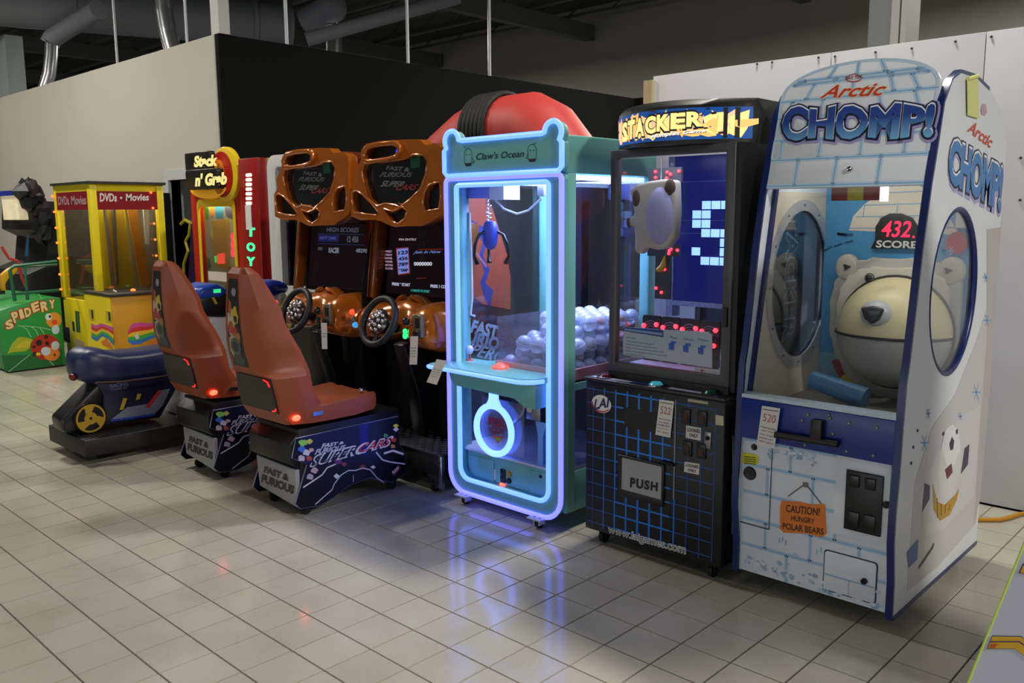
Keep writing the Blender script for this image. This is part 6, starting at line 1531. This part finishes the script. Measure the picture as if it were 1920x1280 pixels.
# ================================================================== GREEN SPIDER GAME
def spider():
    xf = -6.56; sp = side(xf)
    T = thing('spider_game', 'low green spider game with ladybird painting on its side panel', 'arcade machine', (-7.1, 0, 0))
    GN = mat('leaf_green', '1E8A3A', .35, noise=.15, nscale=2)
    prof = [(-.27, .03), (.30, .03), (.30, .72), (.10, .735), (-.05, .71), (-.22, .665), (-.50, .60), (-.50, .10)]
    prof = [(-.26, .02), (.29, .02), (.29, .72), (.16, .735), (.02, .715), (-.20, .66), (-.30, .63), (-.29, .30)]
    b = build('cabinet', MB().prism(prof, 'x', -7.9, xf), GN, T, .006)
    box('plinth', (-7.85, xf - .02, -.24, .27, 0, .02), BLACKPL, T)
    D = lambda pts: sp.ats([(x / 7.53, 540 + y / 7.53) for x, y in pts])
    A = Art(sp)
    A.uv(D([(20, 950), (440, 940), (880, 850), (890, 1080), (150, 1180), (70, 1170)]), P('14602A'), .0006)
    A.done('ground_print', b); A = Art(sp)
    for pts in ([(250, 530), (420, 540), (600, 560), (720, 590)], [(300, 535), (380, 580), (440, 690)], [(440, 545), (510, 600), (540, 670)], [(560, 560), (610, 620), (620, 650)], [(120, 1180), (420, 940)], [(700, 1030), (760, 1090)], [(540, 80), (600, 160)]):
        A.line(D(pts), .006, P('9CC89C'), .001); A.done('web_strand', b); A = Art(sp)
    A = Art(sp)
    for k, (ch_, q) in enumerate((('S', [(90, 590), (200, 560), (170, 420), (65, 480)]), ('P', [(200, 500), (270, 460), (240, 320), (150, 350)]), ('I', [(290, 440), (350, 420), (310, 290), (260, 310)]), ('D', [(360, 420), (450, 380), (420, 260), (335, 290)]), ('E', [(470, 350), (560, 310), (545, 180), (430, 220)]), ('R', [(590, 340), (680, 310), (690, 170), (560, 200)]), ('Y', [(690, 300), (790, 270), (770, 160), (690, 170)]))):
        A.text(ch_, D(q), P('A83A1A'), .0016, bold=.12, ref=.05); A.text(ch_, D(q), P('D8C88A'), .0022, bold=.05, ref=.05)
    A.done('spider_lettering', b)
    A = Art(sp)
    E_ = lambda x, y, rx, ry: D([(x + rx * math.cos(t * math.pi / 12), y + ry * math.sin(t * math.pi / 12)) for t in range(24)])
    A.uv(E_(640, 830, 210, 180), P('A82418'), .001)
    for x, y, r_ in ((550, 770, 45), (480, 830, 25), (650, 690, 28), (665, 780, 30), (490, 930, 30)): A.uv(E_(x, y, r_, r_), P('201410'), .0014)
    A.uv(E_(730, 930, 115, 95), P('D87A28'), .0018); A.uv(E_(645, 890, 68, 62), P('B8C4CC'), .0022); A.uv(E_(780, 810, 58, 62), P('B8C4CC'), .0022); A.uv(E_(770, 940, 14, 18), P('201410'), .0026); A.uv(E_(540, 930, 35, 22), P('D8C030'), .0026)
    A.done('ladybird_print', b)
    A = Art(sp); A.uv(E_(760, 450, 110, 110), P('D88A28'), .001); A.uv(E_(685, 405, 48, 48), P('D4D4D0'), .0014); A.uv(E_(703, 400, 18, 20), P('24283A'), .0018); A.uv(E_(770, 480, 40, 35), P('C84A20'), .0014); A.uv(E_(785, 585, 55, 65), P('B4C8D0'), .0016); A.done('bug_print', b)
    A = Art(sp); A.uv(D([(100, 930), (170, 780), (260, 690), (330, 690), (460, 720), (440, 830), (360, 890), (180, 905)]), P('9AA820'), .001); A.uv(D([(210, 830), (330, 740), (430, 740), (400, 830), (260, 850)]), P('B8B028'), .0014); A.done('leaf_print', b)
    # rail frame on top
    GR = mat('rail_green', '155A3E', .4)
    pts = [(-6.7, -.10, .71), (-6.7, -.12, 1.02), (-6.7, -.08, 1.06), (-6.7, .33, 1.09)]
    build('guard_rail', MB().tube(pts, .018, 8), GR, T, smooth=True); build('guard_rail', MB().tube([(-6.7, .02, .71), (-6.7, .02, 1.05), (-6.7, .33, 1.06)], .016, 8), GR, T, smooth=True)
    build('guard_rail', MB().tube([(-6.7, -.12, .78), (-6.7, .33, .79)], .015, 8), GR, T, smooth=True)
    return T
spider()
# things standing behind the spider game, at the far end of the row
def far_cab(label, x0, x1, yf, zt, m, mz=None):
    T = thing('dark_cabinet', label, 'arcade machine', ((x0 + x1) / 2, yf + .4, 0), 'dark cabinets at the far end')
    build('cabinet_body', MB().prism([(yf, 0), (yf + .78, 0), (yf + .78, zt), (yf + .15, zt), (yf + .12, zt - .35), (yf + .3, zt - .45), (yf + .25, .95), (yf, .85)], 'x', x0, x1), m, T, .01)
    return T
BK = mat('far_black', '0C0D10', .5)
T = far_cab('black cabinet with lit cream picture sign and jagged sculpted grey top', -9.45, -8.58, .6, 1.74, BK)
p = front(.62); q0 = p.at(10, 412); q1 = p.at(36, 366)
sg = box('lit_sign', (q0[0], q1[0], .60, .70, q0[1], q1[1]), mat('sign_cream', 'C8BC98', .4, emit=(.5, .42, .28), es=.7, noise=.5, nscale=9), T)
box('sign_cap', (q0[0] - .1, q1[0] + .05, .58, .72, q1[1], q1[1] + .06), mat('cap_blue', '1E2A8A', .4), T)
T0 = T; T = far_cab('plain unlit black cabinet next to the lit picture sign', -10.6, -9.6, .85, 1.74, BK); T = T0
GY = mat('sculpt_grey', '34343A', .6, noise=.4, nscale=6)
random.seed(4)
for k, (x, y) in enumerate(((42, 354), (56, 350), (50, 372), (66, 362), (72, 385), (80, 405), (82, 435))):
    c = side(-8.62).at(x, y); c = (-8.62, c[1], c[0])
    mb = MB().ball((0, 0, 0), .13, 9, 1.2, .9, 1.0)
    mb.v = [(c[0] + a * random.uniform(.6, 1.35), c[2] + b * random.uniform(.7, 1.2), c[1] - .03 + d * random.uniform(.6, 1.3)) for a, b, d in mb.v]
    build('sculpted_rock', mb, mat('rock_%d' % (k % 3), ('26262A', '30242A', '1A1C22')[k % 3], .6), T)
A = Art(side(-8.578)); A.px([(46, 480), (53, 480), (54, 440), (51, 440)], mat('strip_cyan', '24486A', .3, emit=(.02, .06, .12), es=.4), .004); A.done('light_strip', T)
T = far_cab('black cabinet with grey roof box behind the yellow crane', -8.40, -7.72, 1.3, 1.84, BK)
c0 = front(.95).at(88, 355); box('roof_box', (-8.35, -7.8, 1.4, 1.9, 1.84, 1.96), mat('roof_grey', '2A2A2E', .5), T, .01)
c0 = front(1.2).at(142, 340); 
# toy gun with red cable
p = side(-7.2); g = thing('toy_gun', 'yellow toy gun with curly red cable above the green game', 'toy gun', (-7.2, -.45, .72))
q = p.ats([(0, 515), (12, 505), (28, 496), (32, 505), (28, 512), (14, 522), (8, 532), (10, 545), (0, 545)])
build('gun_body', MB().prism(q, 'x', -7.24, -7.16), mat('gun_yellow', 'C89A1A', .35), g, .008)
build('gun_stand', MB().box(-7.23, -7.17, q[8][0] - .05, q[8][0] + .04, .745, q[8][1] + .02), mat('stand_dark', '2A2620', .5), g)
q = p.ats([(0, 462), (8, 475), (14, 484), (28, 488), (34, 495), (34, 508), (40, 525), (46, 538)])
build('red_cable', MB().tube([(-7.15, a, b) for a, b in q], .016, 7), mat('cable_red', 'A82A28', .4), g, smooth=True)

# ================================================================== RED ARCH BEHIND THE CLAW MACHINE
p = front(1.65); RA = mat('red_padding', 'C23A34', .55, noise=.05)
t = thing('red_arch', 'big red padded arch with black ribbed band behind the claw machine', 'arch', (-1.45, 1.65, 0))
rad = .24
P2 = lambda x, y, d: (lambda q: (q[0], 1.65, q[1] - d))(p.at(x, y))
up = lambda a, b, t_: tuple(a[i] + (b[i] - a[i]) * t_ for i in range(3))
a0 = P2(812, 262, .0); a0 = (a0[0] + .17, 1.65, a0[2] - .18)
a1 = P2(880, 190, .25); a1 = (a1[0] + .12, 1.65, a1[2])
a2 = P2(1035, 165, .28); a2 = (a2[0] - .12, 1.65, a2[2])
a3 = P2(1105, 252, .0); a3 = (a3[0] - .20, 1.65, a3[2] - .20)
lf = (a0[0] - .10, 1.65, 1.72); rg_ = (a3[0] + .14, 1.65, 1.72)
path = [lf, (a0[0] - .07, 1.65, 1.8), a0, up(a0, a1, .75), up(a1, a2, .08), up(a1, a2, .5), up(a1, a2, .9), up(a2, a3, .2), a3, (a3[0] + .10, 1.65, 1.8), rg_]
build('arch_tube', MB().tube(path, [.24, .24, .24, .24, .245, .26, .27, .27, .26, .25, .25], 22), RA, t, smooth=True)
box('arch_cabinet', (lf[0] - .26, rg_[0] + .26, 1.40, 1.92, 0, 1.72), mat('arch_black', '0D0D0F', .5), t)
for k in range(6):
    c = up(a1, a2, .10 + k * .075); dd = Vector(a2) - Vector(a1); dd.normalize()
    rr = .262 + .002 * k
    build('black_ring', MB().tube([(c[0] + math.sin(q) * 0 + dd.x * 0, c[1] + rr * math.cos(q), c[2] + rr * math.sin(q)) for q in [i * math.pi / 14 for i in range(28)]], .026, 8, closed=True), RUBBER, t, smooth=True)

# ================================================================== WHITE MACHINE AT THE AISLE EDGE
p = front(-.90)
e0 = p.at(1815, 1280); e1 = p.at(1920, 1020)
sl = (e1[0] - e0[0]) / (e1[1] - e0[1])
fx = lambda z: e0[0] + (z - e0[1]) * sl
t = thing('white_game', 'white game cabinet with lime edging and yellow purple zigzag stripes on its side', 'arcade machine', (3.0, -.5, 0))
pr = [(fx(.06), .06), (3.7, .06), (3.7, 2.25), (fx(2.2) + .05, 2.25), (fx(2.2), 2.2)]  # unseen upper part raised to shade the bear game's lower side
build('cabinet_body', MB().prism(pr, 'y', -.90, -.15), mat('white_side', 'C4C8DC', .35), t)
build('edge_trim', MB().tube([(a, -.90, b) for a, b in (pr[0], pr[4], pr[3])], .003, 6), mat('lime_trim', 'B8D060', .4), t)
A = Art(p)
for (o, cc, off) in ((0, '20206A', .001), (1, 'D8A81E', .0016)):
    A.px([(1850 + o * 2, 1216 - o), (1860 + o, 1191 + o), (1915, 1192 + o), (1930, 1206), (1930, 1236 - o), (1903, 1216 - o)], P(cc), off)
A.px([(1858, 1201), (1912, 1201), (1930, 1214), (1930, 1216), (1911, 1203), (1857, 1203)], P('20206A'), .002)
A.px([(1855, 1214), (1858, 1206), (1872, 1206), (1866, 1214)], P('C05A20'), .0022)
A.done('zigzag_print', t)
A = Art(p); A.px([(1910, 1074), (1918, 1056), (1935, 1056), (1935, 1076)], P('20206A'), .001); A.px([(1913, 1073), (1919, 1059), (1935, 1059), (1935, 1075)], P('D8A81E'), .0016); A.done('zigzag_print', t)

# ================================================================== TAGS, NOTES, CORD
def paper_tag(label, pl, quad, lines, num=None, name='paper_tag'):
    q = pl.ats(quad); c = pl.P(*q[0])
    t = thing(name, label, 'tag', tuple(c))
    lo = [pl.P(a, b, .004) for a, b in q]; hi = [pl.P(a, b, .0052) for a, b in q]
    build('tag_paper', MB().add(lo + hi, [(0, 1, 2, 3), (7, 6, 5, 4), (0, 4, 5, 1), (1, 5, 6, 2), (2, 6, 7, 3), (3, 7, 4, 0)]), PAPER, t)
    A = Art(pl); Q = [Vector(v) for v in q]
    def B(a, b): v = Q[0] * (1 - a) * (1 - b) + Q[1] * a * (1 - b) + Q[2] * a * b + Q[3] * (1 - a) * b; return (v.x, v.y)
    if num:
        A.text(num, [B(.15, .62), B(.85, .62), B(.85, .82), B(.15, .82)], P('B0504A'), .006)
        A.line([B(.08, .92), B(.92, .92)], .003, P('3A3A3A'), .006)
    for i, s in enumerate(lines):
        y = .50 - i * .09 if num else .62 - i * .1
        A.text(s, [B(.1, y - .05), B(.9 - .07 * (i % 2), y - .05), B(.9 - .07 * (i % 2), y), B(.1, y)], P('4A4844'), .006)
    A.done('tag_writing', t)
paper_tag('white paper tag numbered 520 on the blue panel of the polar bear game', front(.138), [(1420, 832), (1453, 841), (1464, 765), (1430, 760)], ['Needs', 'repair check', 'the crank', 'before use', 'with token'], '520')
paper_tag('white paper tag numbered 522 on the front of the black Stacker cabinet', front(.137), [(1230, 814), (1258, 820), (1265, 752), (1238, 748)], ['works', 'ok needs', 'new', 'key lock', 'for door'], '522')
paper_tag('white paper tag hanging from the neon shelf edge of the claw machine', front(-.02), [(801, 716), (820, 721), (838, 676), (820, 673)], ['works', 'fine needs', 'prizes and', 'one key'], None)
paper_tag('white paper tag hanging from the coin plate of the racing cabinet by the claw machine', front(.055), [(769, 683), (783, 683), (785, 630), (771, 630)], ['works', 'ok', 'needs key', 'for door'], None)
paper_tag('white paper tag hanging from the coin plate of the racing cabinet by the white cabinet', front(.055), [(605, 654), (615, 654), (614, 605), (603, 605)], ['works', 'ok'], None)
q = side(1.948).ats([(1814, 148), (1834, 143), (1836, 222), (1815, 216)])
t = thing('sticky_note', 'pale yellow paper strip stuck on the top of the polar bear game side', 'note', (1.95, q[0][0], q[3][1]))
build('note_paper', MB().prism([(a, b) for a, b in q], 'x', 1.946, 1.9475), mat('note_yellow', 'D8D88A', .7), t)
build('note_fold', MB().tube([(1.948, q[0][0] + .004, q[0][1]), (1.948, q[1][0] - .004, q[1][1])], .008, 6), mat('note_yellow', 'D8D88A'), t)
def fz(x, y, z=.012): 
    d = ray(x, y); k_ = (z - CAM.z) / d.z; return CAM + d * k_
pts = [fz(x, y) for x, y in ((1790, 985), (1822, 974), (1850, 974), (1875, 974), (1892, 970), (1910, 964), (1940, 958), (1975, 955))]
tag(build('power_cord', MB().tube(pts, .011, 8), mat('cord_orange', 'B07A14', .45), smooth=True, loc=tuple(pts[0])), 'orange power cord lying on the tiles by the white board wall', 'cord')
